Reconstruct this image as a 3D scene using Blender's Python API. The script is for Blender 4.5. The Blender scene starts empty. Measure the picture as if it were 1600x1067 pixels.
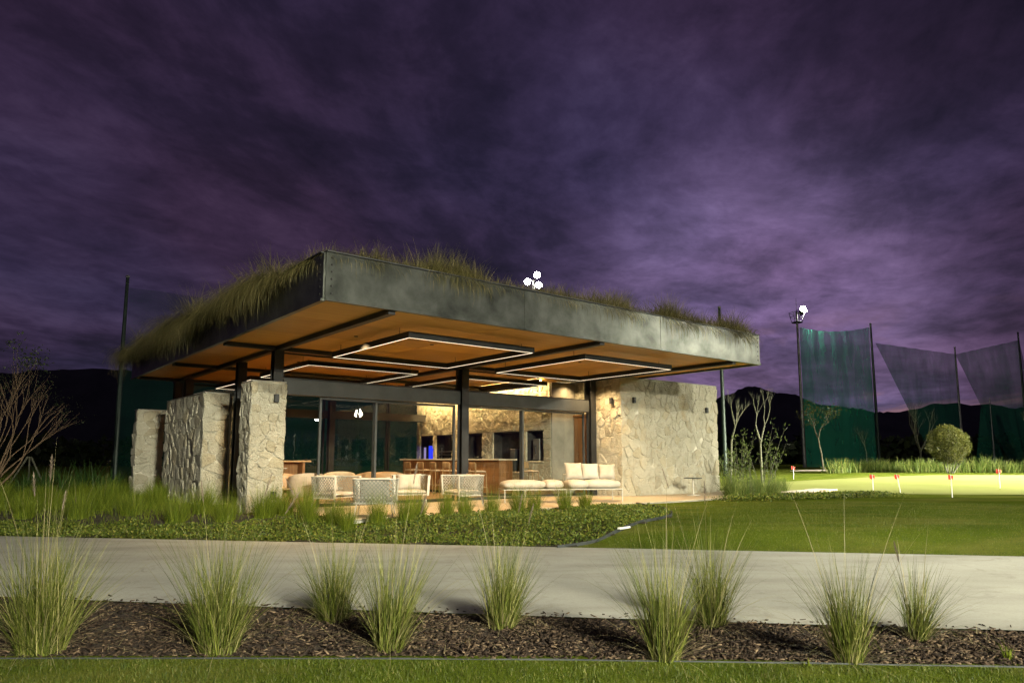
import bpy, math, random
import numpy as np
from mathutils import Vector, Matrix, noise as mnoise

R = math.radians
SC = bpy.context.scene
COL = SC.collection
rnd = random.Random(7)

# ------------------------------------------------------------------ camera
cam_d = bpy.data.cameras.new("camera")
cam = bpy.data.objects.new("camera", cam_d)
COL.objects.link(cam)
cam.location = (0, 0, 1.4)
cam.rotation_euler = (R(90 + 7.337), 0, 0)
cam_d.sensor_width = 36.0
cam_d.lens = 24.79
cam_d.shift_y = 0.0264
cam_d.clip_start = 0.05
cam_d.clip_end = 5000
SC.camera = cam

# ------------------------------------------------------------------ render / exposure
SC.render.engine = 'CYCLES'
SC.view_settings.view_transform = 'Standard'
SC.view_settings.look = 'None'
SC.view_settings.exposure = 0.0
SC.view_settings.gamma = 1.0
SC.view_settings.use_curve_mapping = False
SC.cycles.use_denoising = True
SC.cycles.max_bounces = 10
SC.cycles.transparent_max_bounces = 24
SC.cycles.diffuse_bounces = 4
SC.cycles.glossy_bounces = 4
SC.cycles.caustics_reflective = False
SC.cycles.caustics_refractive = False
SC.cycles.sample_clamp_indirect = 6.0


def ramp(nt, stops, interp='LINEAR'):
    n = nt.nodes.new('ShaderNodeValToRGB')
    cr = n.color_ramp
    cr.interpolation = interp
    while len(cr.elements) > 1:
        cr.elements.remove(cr.elements[-1])
    for i, (p, c) in enumerate(stops):
        e = cr.elements[0] if i == 0 else cr.elements.new(p)
        e.position = p
        e.color = (*c, 1.0) if len(c) == 3 else c
    return n


def mth(nt, op, a, b=None, clamp=False):
    n = nt.nodes.new('ShaderNodeMath')
    n.operation = op
    n.use_clamp = clamp
    for i, x in enumerate((a, b)):
        if x is None:
            continue
        if isinstance(x, (int, float)):
            n.inputs[i].default_value = x
        else:
            nt.links.new(x, n.inputs[i])
    return n.outputs[0]


def mixc(nt, fac, a, b, mode='MIX'):
    n = nt.nodes.new('ShaderNodeMix')
    n.data_type = 'RGBA'
    n.blend_type = mode
    for s, x in ((n.inputs[0], fac), (n.inputs[6], a), (n.inputs[7], b)):
        if isinstance(x, (int, float)):
            s.default_value = x
        elif isinstance(x, (tuple, list)):
            s.default_value = (*x, 1.0)
        else:
            nt.links.new(x, s)
    return n.outputs[2]


# ------------------------------------------------------------------ world: dusk sky with lit cloud sheets
def build_world():
    wd = bpy.data.worlds.new("World")
    SC.world = wd
    wd.use_nodes = True
    nt = wd.node_tree
    nt.nodes.clear()
    L = nt.links
    out = nt.nodes.new('ShaderNodeOutputWorld')
    bg = nt.nodes.new('ShaderNodeBackground')
    L.new(bg.outputs[0], out.inputs[0])
    tc = nt.nodes.new('ShaderNodeTexCoord')
    sep = nt.nodes.new('ShaderNodeSeparateXYZ')
    L.new(tc.outputs['Generated'], sep.inputs[0])
    z = mth(nt, 'ADD', mth(nt, 'MAXIMUM', sep.outputs[2], 0.0), 0.13)
    px = mth(nt, 'DIVIDE', sep.outputs[0], z)
    py = mth(nt, 'DIVIDE', sep.outputs[1], z)
    cmb = nt.nodes.new('ShaderNodeCombineXYZ')
    L.new(px, cmb.inputs[0])
    L.new(py, cmb.inputs[1])
    rot = nt.nodes.new('ShaderNodeMapping')
    rot.inputs['Rotation'].default_value = (0, 0, R(24))
    L.new(cmb.outputs[0], rot.inputs[0])
    mp = nt.nodes.new('ShaderNodeMapping')
    mp.inputs['Scale'].default_value = (1.12, .80, 1)
    mp.inputs['Location'].default_value = (-8.8, -2.5, 0)
    L.new(rot.outputs[0], mp.inputs[0])

    def nz(scale, detail, rough, dist, vec=mp.outputs[0]):
        n = nt.nodes.new('ShaderNodeTexNoise')
        n.inputs['Scale'].default_value = scale
        n.inputs['Detail'].default_value = detail
        n.inputs['Roughness'].default_value = rough
        n.inputs['Distortion'].default_value = dist
        L.new(vec, n.inputs['Vector'])
        return n.outputs[0]
    n1 = nz(0.75, 12, 0.62, 0.45)
    n2 = nz(2.4, 12, 0.66, 0.35)
    n3 = nz(0.33, 3, 0.5, 0.0)
    n4 = nz(7.0, 10, 0.62, 0.6)
    dens = mth(nt, 'ADD', mth(nt, 'ADD', mth(nt, 'MULTIPLY', n1, 0.60), mth(nt, 'MULTIPLY', n2, 0.27)), mth(nt, 'MULTIPLY', n4, 0.13))
    cl = ramp(nt, [(0.39, (0.0095, 0.0082, 0.0190)), (0.46, (0.0190, 0.0145, 0.0345)),
                   (0.52, (0.0350, 0.0250, 0.0590)), (0.60, (0.062, 0.046, 0.098))])
    L.new(dens, cl.inputs[0])
    hue = ramp(nt, [(0.40, (0.84, 0.96, 1.10)), (0.56, (1.20, 0.92, 0.95))])
    L.new(n3, hue.inputs[0])
    base = mixc(nt, 1.0, cl.outputs[0], hue.outputs[0], 'MULTIPLY')
    # last light of the set sun, low on the horizon to the right
    vm = nt.nodes.new('ShaderNodeVectorMath')
    vm.operation = 'DOT_PRODUCT'
    L.new(tc.outputs['Generated'], vm.inputs[0])
    d = Vector((0.33, 0.925, 0.165)).normalized()
    vm.inputs[1].default_value = d
    g1 = mth(nt, 'POWER', mth(nt, 'MAXIMUM', vm.outputs['Value'], 0.0), 15.0)
    g2 = mth(nt, 'POWER', mth(nt, 'MAXIMUM', vm.outputs['Value'], 0.0), 60.0)
    lit = mth(nt, 'ADD', mth(nt, 'MULTIPLY', g1, 0.55), mth(nt, 'MULTIPLY', g2, 1.6))
    gl = mixc(nt, 1.0, base, lit, 'MULTIPLY')
    gl = mixc(nt, 1.0, gl, (1.12, 0.98, 1.0), 'MULTIPLY')
    tot = mixc(nt, 1.0, base, gl, 'ADD')
    veil = ramp(nt, [(.40, (.25, .25, .25)), (.58, (1, 1, 1))])
    L.new(dens, veil.inputs[0])
    glow = mixc(nt, 1.0, veil.outputs[0], (.120, .088, .160), 'MULTIPLY')
    tot = mixc(nt, mth(nt, 'MULTIPLY', mth(nt, 'POWER', mth(nt, 'MAXIMUM', vm.outputs['Value'], 0.0), 80.0), 3.2), tot, glow, 'ADD')
    # rose streaks close to the horizon
    low = ramp(nt, [(0.0, (1, 1, 1)), (0.10, (0.75, 0.75, 0.75)), (0.20, (0, 0, 0))])
    L.new(sep.outputs[2], low.inputs[0])
    st = ramp(nt, [(0.52, (0, 0, 0)), (0.62, (1, 1, 1))])
    L.new(nz(0.85, 6, 0.6, 0.6), st.inputs[0])
    rose = mth(nt, 'MULTIPLY', mth(nt, 'MULTIPLY', low.outputs[0], st.outputs[0]), mth(nt, 'MULTIPLY', g1, 1.0))
    tot = mixc(nt, rose, tot, (0.36, 0.19, 0.22))
    # physical twilight, very faint
    sky = nt.nodes.new('ShaderNodeTexSky')
    sky.sky_type = 'NISHITA'
    sky.sun_disc = False
    sky.sun_elevation = R(-4)
    sky.sun_rotation = R(20)
    tot = mixc(nt, 0.05, tot, sky.outputs[0], 'ADD')
    L.new(tot, bg.inputs[0])
    bg.inputs[1].default_value = .86


build_world()

# ------------------------------------------------------------------ building frame
OX, OY = -2.9834, 10.9812
YAW = 0.67954
CU, SU = math.cos(YAW), math.sin(YAW)


def W(u, v, z=0.0):
    return Vector((OX + u * CU - v * SU, OY + u * SU + v * CU, z))


# ------------------------------------------------------------------ mesh helpers
class MB:
    def __init__(s):
        s.v = []
        s.f = []

    def add(s, vs, fs):
        b = len(s.v)
        s.v += [tuple(x) for x in vs]
        s.f += [tuple(b + i for i in f) for f in fs]
        return s

    def box(s, x0, x1, y0, y1, z0, z1):
        s.add([(x0, y0, z0), (x1, y0, z0), (x1, y1, z0), (x0, y1, z0), (x0, y0, z1), (x1, y0, z1), (x1, y1, z1), (x0, y1, z1)],
              [(0, 3, 2, 1), (4, 5, 6, 7), (0, 1, 5, 4), (1, 2, 6, 5), (2, 3, 7, 6), (3, 0, 4, 7)])
        return s

    def bbox(s, x0, x1, y0, y1, z0, z1, b=0.01):
        """box with chamfered edges"""
        cx, cy, cz = (x0 + x1) / 2, (y0 + y1) / 2, (z0 + z1) / 2
        hx, hy, hz = (x1 - x0) / 2, (y1 - y0) / 2, (z1 - z0) / 2
        b = min(b, hx * .9, hy * .9, hz * .9)
        vs = []
        idx = {}
        for sx in (-1, 1):
            for sy in (-1, 1):
                for sz in (-1, 1):
                    for a in range(3):
                        h = [hx - b, hy - b, hz - b]
                        h[a] += b
                        idx[sx, sy, sz, a] = len(vs)
                        vs.append((cx + sx * h[0], cy + sy * h[1], cz + sz * h[2]))
        fs = []
        for a in range(3):
            o = [i for i in range(3) if i != a]
            for sg in (-1, 1):
                q = []
                for p, r in ((-1, -1), (1, -1), (1, 1), (-1, 1)):
                    k = [0, 0, 0]
                    k[a] = sg
                    k[o[0]] = p
                    k[o[1]] = r
                    q.append(idx[(*k, a)])
                fs.append(q if (sg > 0) == (a != 1) else q[::-1])
        for a in range(3):
            o = [i for i in range(3) if i != a]
            for p in (-1, 1):
                for r in (-1, 1):
                    k0 = [0, 0, 0]
                    k0[o[0]] = p
                    k0[o[1]] = r
                    k1 = list(k0)
                    k0[a] = -1
                    k1[a] = 1
                    fs.append([idx[(*k0, o[0])], idx[(*k0, o[1])], idx[(*k1, o[1])], idx[(*k1, o[0])]])
        for sx in (-1, 1):
            for sy in (-1, 1):
                for sz in (-1, 1):
                    fs.append([idx[sx, sy, sz, 0], idx[sx, sy, sz, 1], idx[sx, sy, sz, 2]])
        s.add(vs, fs)
        return s

    def tube(s, pts, rad, n=8, cap=True):
        pts = [Vector(p) for p in pts]
        if not isinstance(rad, (list, tuple)):
            rad = [rad] * len(pts)
        vs = []
        prev = None
        for i, p in enumerate(pts):
            t = (pts[min(i + 1, len(pts) - 1)] - pts[max(i - 1, 0)])
            if t.length < 1e-9:
                t = Vector((0, 0, 1))
            t.normalize()
            if prev is None:
                a = Vector((0, 0, 1)) if abs(t.z) < .9 else Vector((1, 0, 0))
                prev = t.cross(a).normalized()
            else:
                prev = (prev - t * prev.dot(t))
                prev = prev.normalized() if prev.length > 1e-6 else t.orthogonal().normalized()
            bt = t.cross(prev)
            for k in range(n):
                a = 2 * math.pi * k / n
                vs.append(p + (prev * math.cos(a) + bt * math.sin(a)) * rad[i])
        fs = []
        for i in range(len(pts) - 1):
            for k in range(n):
                k2 = (k + 1) % n
                fs.append((i * n + k, i * n + k2, (i + 1) * n + k2, (i + 1) * n + k))
        if cap:
            fs.append(tuple(range(n))[::-1])
            fs.append(tuple((len(pts) - 1) * n + k for k in range(n)))
        s.add(vs, fs)
        return s

    def lathe(s, prof, n=16, cx=0, cy=0):
        vs = []
        for r, z in prof:
            for k in range(n):
                a = 2 * math.pi * k / n
                vs.append((cx + r * math.cos(a), cy + r * math.sin(a), z))
        fs = []
        for i in range(len(prof) - 1):
            for k in range(n):
                k2 = (k + 1) % n
                fs.append((i * n + k, i * n + k2, (i + 1) * n + k2, (i + 1) * n + k))
        fs.append(tuple(range(n))[::-1])
        fs.append(tuple((len(prof) - 1) * n + k for k in range(n)))
        s.add(vs, fs)
        return s

    def cushion(s, cx, cy, cz, w, d, h, e=4.0, n=7, sag=0.0):
        """soft rounded block (superellipsoid)"""
        def pw(a, p):
            return math.copysign(abs(a) ** p, a)
        nu, nv = n * 4, n * 2
        vs = []
        fs = []
        for j in range(nv + 1):
            ph = -math.pi / 2 + math.pi * j / nv
            for i in range(nu):
                th = 2 * math.pi * i / nu
                c = pw(math.cos(ph), 2 / 3.0)
                vs.append((cx + w / 2 * c * pw(math.cos(th), 2 / e), cy + d / 2 * c * pw(math.sin(th), 2 / e),
                           cz + h / 2 * pw(math.sin(ph), 2 / 2.4)))
        for j in range(nv):
            for i in range(nu):
                fs.append((j * nu + i, j * nu + (i + 1) % nu, (j + 1) * nu + (i + 1) % nu, (j + 1) * nu + i))
        s.add(vs, fs)
        return s

    def pillow(s, w, h, t, n=10):
        """scatter cushion in the x-z plane with pinched corners"""
        vs = []
        for sg in (-1, 1):
            for j in range(n + 1):
                for i in range(n + 1):
                    x, y = -1 + 2 * i / n, -1 + 2 * j / n
                    k = 1 - .07 * (1 - x * x) * abs(y) ** 3
                    m = 1 - .07 * (1 - y * y) * abs(x) ** 3
                    th = t / 2 * (max(0, 1 - x ** 4) * max(0, 1 - y ** 4)) ** .5 + .006
                    vs.append((w / 2 * x * m, sg * th, h / 2 * y * k))
        N = (n + 1) ** 2
        fs = []
        for j in range(n):
            for i in range(n):
                a = j * (n + 1) + i
                fs.append((a, a + 1, a + n + 2, a + n + 1))
                fs.append((N + a, N + a + n + 1, N + a + n + 2, N + a + 1))
        ring = [i for i in range(n)] + [j * (n + 1) + n for j in range(n)] + [n * (n + 1) + n - i for i in range(n)] + [(n - j) * (n + 1) for j in range(n)]
        for q in range(len(ring)):
            a, b = ring[q], ring[(q + 1) % len(ring)]
            fs.append((b, a, N + a, N + b))
        s.add(vs, fs)
        return s

    def xf(s, m):
        s.v = [tuple(m @ Vector(p)) for p in s.v]
        return s

    def mesh(s, name):
        me = bpy.data.meshes.new(name)
        me.from_pydata(s.v, [], s.f)
        me.update()
        return me


def fastmesh(name, verts, faces):
    """verts (N,3) and faces (M,k) numpy arrays"""
    verts = np.asarray(verts, np.float32)
    faces = np.asarray(faces, np.int32)
    me = bpy.data.meshes.new(name)
    m, k = faces.shape
    me.vertices.add(len(verts))
    me.vertices.foreach_set('co', verts.ravel())
    me.loops.add(m * k)
    me.loops.foreach_set('vertex_index', faces.ravel())
    me.polygons.add(m)
    me.polygons.foreach_set('loop_start', np.arange(0, m * k, k, dtype=np.int32))
    me.update(calc_edges=True)
    me.validate()
    return me


def link(name, me, mat=None, parent=None, smooth=False):
    o = bpy.data.objects.new(name, me)
    COL.objects.link(o)
    if mat is not None and me is not None and len(me.materials) == 0:
        me.materials.append(mat)
    if smooth and me is not None:
        me.polygons.foreach_set('use_smooth', [True] * len(me.polygons))
    if parent is not None:
        o.parent = parent
    return o


def part(name, mb, mat, parent=None, smooth=False):
    return link(name, mb.mesh(name), mat, parent, smooth)


def tag(o, label, cat, group=None, kind=None):
    if label:
        o['label'] = label
    if cat:
        o['category'] = cat
    if group:
        o['group'] = group
    if kind:
        o['kind'] = kind
    return o


def thing(name, label, cat, loc=(0, 0, 0), rz=0.0, group=None):
    o = bpy.data.objects.new(name, None)
    o.empty_display_size = 0.2
    COL.objects.link(o)
    o.location = loc
    o.rotation_euler = (0, 0, rz)
    return tag(o, label, cat, group)


def copy_tree(o, parent=None):
    c = o.copy()
    COL.objects.link(c)
    c.parent = parent
    for ch in list(o.children):
        copy_tree(ch, c)
    return c


def struct(name, me, mat, parent=None):
    o = link(name, me, mat, parent)
    o['kind'] = 'structure'
    return o


# ------------------------------------------------------------------ materials
def new_mat(name):
    m = bpy.data.materials.new(name)
    m.use_nodes = True
    nt = m.node_tree
    b = nt.nodes['Principled BSDF']
    return m, nt, b


def setin(b, **k):
    names = dict(rough='Roughness', metal='Metallic', spec='Specular IOR Level')
    for a, v in k.items():
        b.inputs[names[a]].default_value = v


def noise_node(nt, scale, detail=5, rough=.55, dist=0.0, coord='Object', sc=(1, 1, 1)):
    tc = nt.nodes.new('ShaderNodeTexCoord')
    mp = nt.nodes.new('ShaderNodeMapping')
    mp.inputs['Scale'].default_value = sc
    nt.links.new(tc.outputs[coord], mp.inputs[0])
    n = nt.nodes.new('ShaderNodeTexNoise')
    n.inputs['Scale'].default_value = scale
    n.inputs['Detail'].default_value = detail
    n.inputs['Roughness'].default_value = rough
    n.inputs['Distortion'].default_value = dist
    nt.links.new(mp.outputs[0], n.inputs['Vector'])
    return n.outputs[0]


def bump(nt, b, h, strength, dist=0.02):
    n = nt.nodes.new('ShaderNodeBump')
    n.inputs['Strength'].default_value = strength
    n.inputs['Distance'].default_value = dist
    nt.links.new(h, n.inputs['Height'])
    nt.links.new(n.outputs[0], b.inputs['Normal'])
    return n


def var_mat(name, c1, c2, scale=3.0, rough=.7, metal=0.0, obj_var=0.0, bump_s=0.0, bump_scale=20.0, sc=(1, 1, 1), detail=6, lo=.35, hi=.65, spec=.4, bdist=.02):
    m, nt, b = new_mat(name)
    setin(b, rough=rough, metal=metal, spec=spec)
    n = noise_node(nt, scale, detail, .6, .2, sc=sc)
    r = ramp(nt, [(lo, c1), (hi, c2)])
    nt.links.new(n, r.inputs[0])
    c = r.outputs[0]
    if obj_var > 0:
        oi = nt.nodes.new('ShaderNodeObjectInfo')
        r2 = ramp(nt, [(0, (1 - obj_var,) * 3), (1, (1 + obj_var * .35,) * 3)])
        nt.links.new(oi.outputs['Random'], r2.inputs[0])
        c = mixc(nt, 1.0, c, r2.outputs[0], 'MULTIPLY')
    nt.links.new(c, b.inputs['Base Color'])
    if bump_s > 0:
        bump(nt, b, noise_node(nt, bump_scale, 6, .65), bump_s, bdist)
    return m


def leaf_mat(name, dark, light, tip=None, trans=.25, rough=.55):
    """foliage: colour varies from blade to blade"""
    m, nt, b = new_mat(name)
    setin(b, rough=rough, spec=.25)
    g = nt.nodes.new('ShaderNodeNewGeometry')
    st = [(0, dark), (.75, light)]
    if tip:
        st.append((1.0, tip))
    r = ramp(nt, st)
    nt.links.new(g.outputs['Random Per Island'], r.inputs[0])
    n = noise_node(nt, 1.7, 3, .5)
    r2 = ramp(nt, [(.3, (.72, .72, .72)), (.7, (1.2, 1.2, 1.2))])
    nt.links.new(n, r2.inputs[0])
    c = mixc(nt, 1.0, r.outputs[0], r2.outputs[0], 'MULTIPLY')
    nt.links.new(c, b.inputs['Base Color'])
    t = nt.nodes.new('ShaderNodeBsdfTranslucent')
    nt.links.new(c, t.inputs[0])
    mx = nt.nodes.new('ShaderNodeMixShader')
    mx.inputs[0].default_value = trans
    nt.links.new(b.outputs[0], mx.inputs[1])
    nt.links.new(t.outputs[0], mx.inputs[2])
    nt.links.new(mx.outputs[0], nt.nodes['Material Output'].inputs[0])
    return m


def emit_mat(name, col, strength):
    m = bpy.data.materials.new(name)
    m.use_nodes = True
    nt = m.node_tree
    nt.nodes.clear()
    e = nt.nodes.new('ShaderNodeEmission')
    e.inputs[0].default_value = (*col, 1)
    e.inputs[1].default_value = strength
    o = nt.nodes.new('ShaderNodeOutputMaterial')
    nt.links.new(e.outputs[0], o.inputs[0])
    return m


def glass_mat(name, tint, boost=1.0, rough=0.0):
    m = bpy.data.materials.new(name)
    m.use_nodes = True
    nt = m.node_tree
    nt.nodes.clear()
    t = nt.nodes.new('ShaderNodeBsdfTransparent')
    t.inputs[0].default_value = (*tint, 1)
    g = nt.nodes.new('ShaderNodeBsdfGlossy')
    g.inputs['Roughness'].default_value = rough
    fr = nt.nodes.new('ShaderNodeFresnel')
    fr.inputs[0].default_value = 1.5
    geo = nt.nodes.new('ShaderNodeNewGeometry')
    face = mth(nt, 'SUBTRACT', 1.0, geo.outputs['Backfacing'])
    f = mth(nt, 'MULTIPLY', mth(nt, 'MULTIPLY', fr.outputs[0], boost, True), face)
    mx = nt.nodes.new('ShaderNodeMixShader')
    nt.links.new(f, mx.inputs[0])
    nt.links.new(t.outputs[0], mx.inputs[1])
    nt.links.new(g.outputs[0], mx.inputs[2])
    o = nt.nodes.new('ShaderNodeOutputMaterial')
    nt.links.new(mx.outputs[0], o.inputs[0])
    return m


def net_mat(name, col, cover):
    """knotted net: too fine to resolve, so it covers part of what lies behind"""
    m = bpy.data.materials.new(name)
    m.use_nodes = True
    nt = m.node_tree
    nt.nodes.clear()
    t = nt.nodes.new('ShaderNodeBsdfTransparent')
    d = nt.nodes.new('ShaderNodeBsdfDiffuse')
    tr = nt.nodes.new('ShaderNodeBsdfTranslucent')
    d.inputs[0].default_value = (*col, 1)
    tr.inputs[0].default_value = (*col, 1)
    a = nt.nodes.new('ShaderNodeMixShader')
    a.inputs[0].default_value = .45
    nt.links.new(d.outputs[0], a.inputs[1])
    nt.links.new(tr.outputs[0], a.inputs[2])
    n = noise_node(nt, .35, 4, .6, .4, sc=(2.2, 2.2, .35))
    r = ramp(nt, [(.3, (cover * .75,) * 3), (.7, (min(1, cover * 1.2),) * 3)])
    nt.links.new(n, r.inputs[0])
    mx = nt.nodes.new('ShaderNodeMixShader')
    nt.links.new(r.outputs[0], mx.inputs[0])
    nt.links.new(t.outputs[0], mx.inputs[1])
    nt.links.new(a.outputs[0], mx.inputs[2])
    o = nt.nodes.new('ShaderNodeOutputMaterial')
    nt.links.new(mx.outputs[0], o.inputs[0])
    return m


def wood_mat(name, c1, c2, axis_sc=(1.2, 14, 14), rough=.5):
    m, nt, b = new_mat(name)
    setin(b, rough=rough, spec=.3)
    n = noise_node(nt, 1.6, 8, .62, .8, sc=axis_sc)
    r = ramp(nt, [(.3, c1), (.72, c2)])
    nt.links.new(n, r.inputs[0])
    oi = nt.nodes.new('ShaderNodeObjectInfo')
    r2 = ramp(nt, [(0, (.82,) * 3), (1, (1.1,) * 3)])
    nt.links.new(oi.outputs['Random'], r2.inputs[0])
    c = mixc(nt, 1.0, r.outputs[0], r2.outputs[0], 'MULTIPLY')
    nt.links.new(c, b.inputs['Base Color'])
    bump(nt, b, n, .08, .01)
    return m


def stone_mat():
    m, nt, b = new_mat('limestone')
    setin(b, rough=.9, spec=.2)
    n = noise_node(nt, 3.2, 8, .65, .3)
    r = ramp(nt, [(.28, (.38, .355, .280)), (.5, (.47, .445, .355)), (.75, (.54, .515, .425))])
    nt.links.new(n, r.inputs[0])
    oi = nt.nodes.new('ShaderNodeObjectInfo')
    r2 = ramp(nt, [(0, (.80, .78, .74)), (.10, (.90, .85, .75)), (.25, (.95, .94, .91)), (.85, (1.03, 1.03, 1.02)), (1, (1.06, 1.01, .92))])
    nt.links.new(oi.outputs['Random'], r2.inputs[0])
    c = mixc(nt, 1.0, r.outputs[0], r2.outputs[0], 'MULTIPLY')
    # iron stains
    s = noise_node(nt, 1.1, 5, .6, .6)
    rs = ramp(nt, [(.60, (0, 0, 0)), (.74, (.5, .5, .5))])
    nt.links.new(s, rs.inputs[0])
    c = mixc(nt, rs.outputs[0], c, (.36, .25, .11))
    nt.links.new(c, b.inputs['Base Color'])
    h = mth(nt, 'ADD', noise_node(nt, 7, 8, .7, .2), mth(nt, 'MULTIPLY', noise_node(nt, 28, 6, .7), .6))
    bump(nt, b, h, 1.0, .11)
    return m


M = {}
M['stone'] = stone_mat()
M['mortar'] = var_mat('mortar', (.44, .415, .335), (.54, .51, .42), 6, .95, bump_s=.5, bump_scale=30)
M['concrete_cap'] = var_mat('wall cap', (.30, .29, .25), (.42, .40, .35), 5, .85)
M['steel'] = var_mat('galvanised fascia steel', (.040, .044, .039), (.122, .129, .116), 1.6, .36, .90, obj_var=.06, bump_s=.10, bump_scale=4, lo=.32, hi=.66)
M['black_steel'] = var_mat('black painted steel', (.016, .017, .018), (.030, .031, .032), 2.5, .48, .2)
M['grey_steel'] = var_mat('grey painted steel', (.036, .040, .040), (.056, .060, .060), 1.5, .5, .2)
M['bolt'] = var_mat('bolt', (.02, .02, .02), (.05, .05, .05), 10, .4, .8)
M['soffit'] = wood_mat('stained soffit boards', (.44, .225, .034), (.58, .310, .054), (.5, 9, 9))
M['bar_wood'] = wood_mat('bar wood', (.16, .072, .026), (.27, .135, .052), (12, 12, .9))
M['oak'] = wood_mat('oak', (.24, .15, .075), (.38, .26, .14), (9, 9, 1))
M['floor'] = var_mat('patio stone floor', (.40, .32, .21), (.50, .41, .285), 2.2, .62, obj_var=.10, bump_s=.08, bump_scale=15)
M['inner_floor'] = wood_mat('inner floor', (.22, .12, .055), (.33, .20, .10), (8, .8, 8), .35)
M['soil'] = var_mat('roof soil', (.03, .022, .014), (.06, .045, .03), 8, .95)
M['glass'] = glass_mat('window glass', (.93, .95, .94), 1.9)
M['led'] = emit_mat('led strip', (1.0, .80, .54), 2.6)
M['washer'] = emit_mat('wall washer strip', (1.0, .68, .31), 340.0)
M['lamp'] = emit_mat('floodlight glass', (1.0, .98, .92), 260.0)
M['screen'] = emit_mat('blue bar sign', (.03, .05, 1.0), 1.4)
M['screen2'] = emit_mat('violet bar sign', (.55, .42, .85), .7)
M['white_paint'] = var_mat('white powder coat', (.40, .385, .33), (.48, .46, .40), 6, .5)
M['rope'] = var_mat('woven rope', (.21, .205, .17), (.28, .275, .23), 30, .85)
M['cushion'] = var_mat('ivory outdoor cushion', (.38, .35, .29), (.46, .42, .36), 4, .92, bump_s=.25, bump_scale=160, bdist=.003)
M['cushion_grey'] = var_mat('sand cushion', (.36, .32, .26), (.44, .39, .32), 4, .92, bump_s=.25, bump_scale=160, bdist=.003)
M['leather'] = var_mat('tan leather', (.40, .22, .10), (.52, .30, .15), 3, .5)
M['taupe'] = var_mat('taupe fabric', (.36, .28, .20), (.45, .36, .26), 5, .9)
M['dark_niche'] = var_mat('dark lining', (.018, .016, .014), (.04, .035, .03), 5, .8)  # near-black colour for niche linings, downlight recesses and bar carcass
M['steel_kitchen'] = var_mat('brushed kitchen steel', (.30, .29, .27), (.42, .41, .38), 3, .35, .8)
M['counter'] = var_mat('stone counter', (.36, .32, .25), (.46, .42, .33), 6, .4)
M['render_grey'] = var_mat('grey plaster', (.20, .185, .155), (.28, .26, .22), 2.2, .9, bump_s=.2)
M['ceramic'] = var_mat('ceramic', (.55, .53, .48), (.65, .62, .57), 8, .3)
M['petal'] = var_mat('white petals', (.70, .66, .60), (.80, .77, .72), 9, .8)
M['path'] = None
M['pole'] = var_mat('green painted pole', (.010, .020, .015), (.018, .032, .025), 3, .5, .3)
M['galv'] = var_mat('galvanised pole', (.13, .13, .125), (.20, .20, .19), 3, .5, .6)
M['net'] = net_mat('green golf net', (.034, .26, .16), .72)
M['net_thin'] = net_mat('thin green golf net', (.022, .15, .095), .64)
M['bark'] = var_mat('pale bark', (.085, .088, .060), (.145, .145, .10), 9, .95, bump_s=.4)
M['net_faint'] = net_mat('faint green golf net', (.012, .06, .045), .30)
M['bark_dark'] = var_mat('brown bark', (.10, .065, .038), (.17, .115, .07), 9, .95, bump_s=.4)
M['hill'] = var_mat('forested hill', (.030, .036, .030), (.060, .066, .050), .05, 1.0)
M['red'] = var_mat('red flag cloth', (.55, .03, .02), (.68, .06, .04), 5, .8)
M['pin'] = var_mat('white pin', (.72, .70, .66), (.8, .78, .74), 9, .5)
M['black_plastic'] = var_mat('black plastic edging', (.012, .012, .012), (.03, .03, .03), 6, .5)
M['edging'] = var_mat('weathered lawn edging', (.022, .026, .025), (.045, .050, .048), 3, .6)
M['white_pvc'] = var_mat('white pvc', (.65, .65, .62), (.75, .75, .72), 4, .5)
M['sand'] = var_mat('bunker sand', (.55, .47, .35), (.66, .58, .44), 2, .95)
M['chips'] = leaf_mat('bark chips', (.016, .010, .007), (.058, .038, .024), (.17, .12, .075), 0.0, .85)
M['clump'] = leaf_mat('feather grass blades', (.040, .064, .008), (.165, .185, .034), (.42, .38, .17), .25)
M['clump_dry'] = leaf_mat('dry grass blades', (.22, .19, .09), (.36, .31, .17), None, .25)
M['plume'] = leaf_mat('grass plumes', (.16, .12, .09), (.32, .26, .20), None, .3)
M['tuft'] = leaf_mat('bright tuft blades', (.060, .105, .008), (.190, .235, .022), None, .3)
M['strap'] = leaf_mat('strap leaves', (.018, .050, .012), (.050, .105, .022), None, .15, .4)
M['cover'] = leaf_mat('ground cover leaves', (.032, .065, .008), (.120, .150, .020), (.22, .21, .04), .2)
M['turf'] = leaf_mat('turf blades', (.034, .060, .008), (.085, .110, .018), (.20, .18, .06), .2)
M['roofgrass'] = leaf_mat('roof grass blades', (.050, .050, .016), (.140, .122, .042), (.25, .20, .09), .3)
M['reed'] = leaf_mat('reed blades', (.060, .110, .016), (.170, .220, .050), (.30, .30, .10), .3)
M['bushleaf'] = leaf_mat('shrub leaves', (.035, .048, .008), (.105, .105, .018), None, .25)
M['shrubleaf'] = leaf_mat('upright shrub leaves', (.055, .100, .022), (.150, .190, .055), None, .25)
M['darkleaf'] = leaf_mat('dark leaves', (.016, .028, .010), (.040, .052, .018), None, .2)


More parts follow.
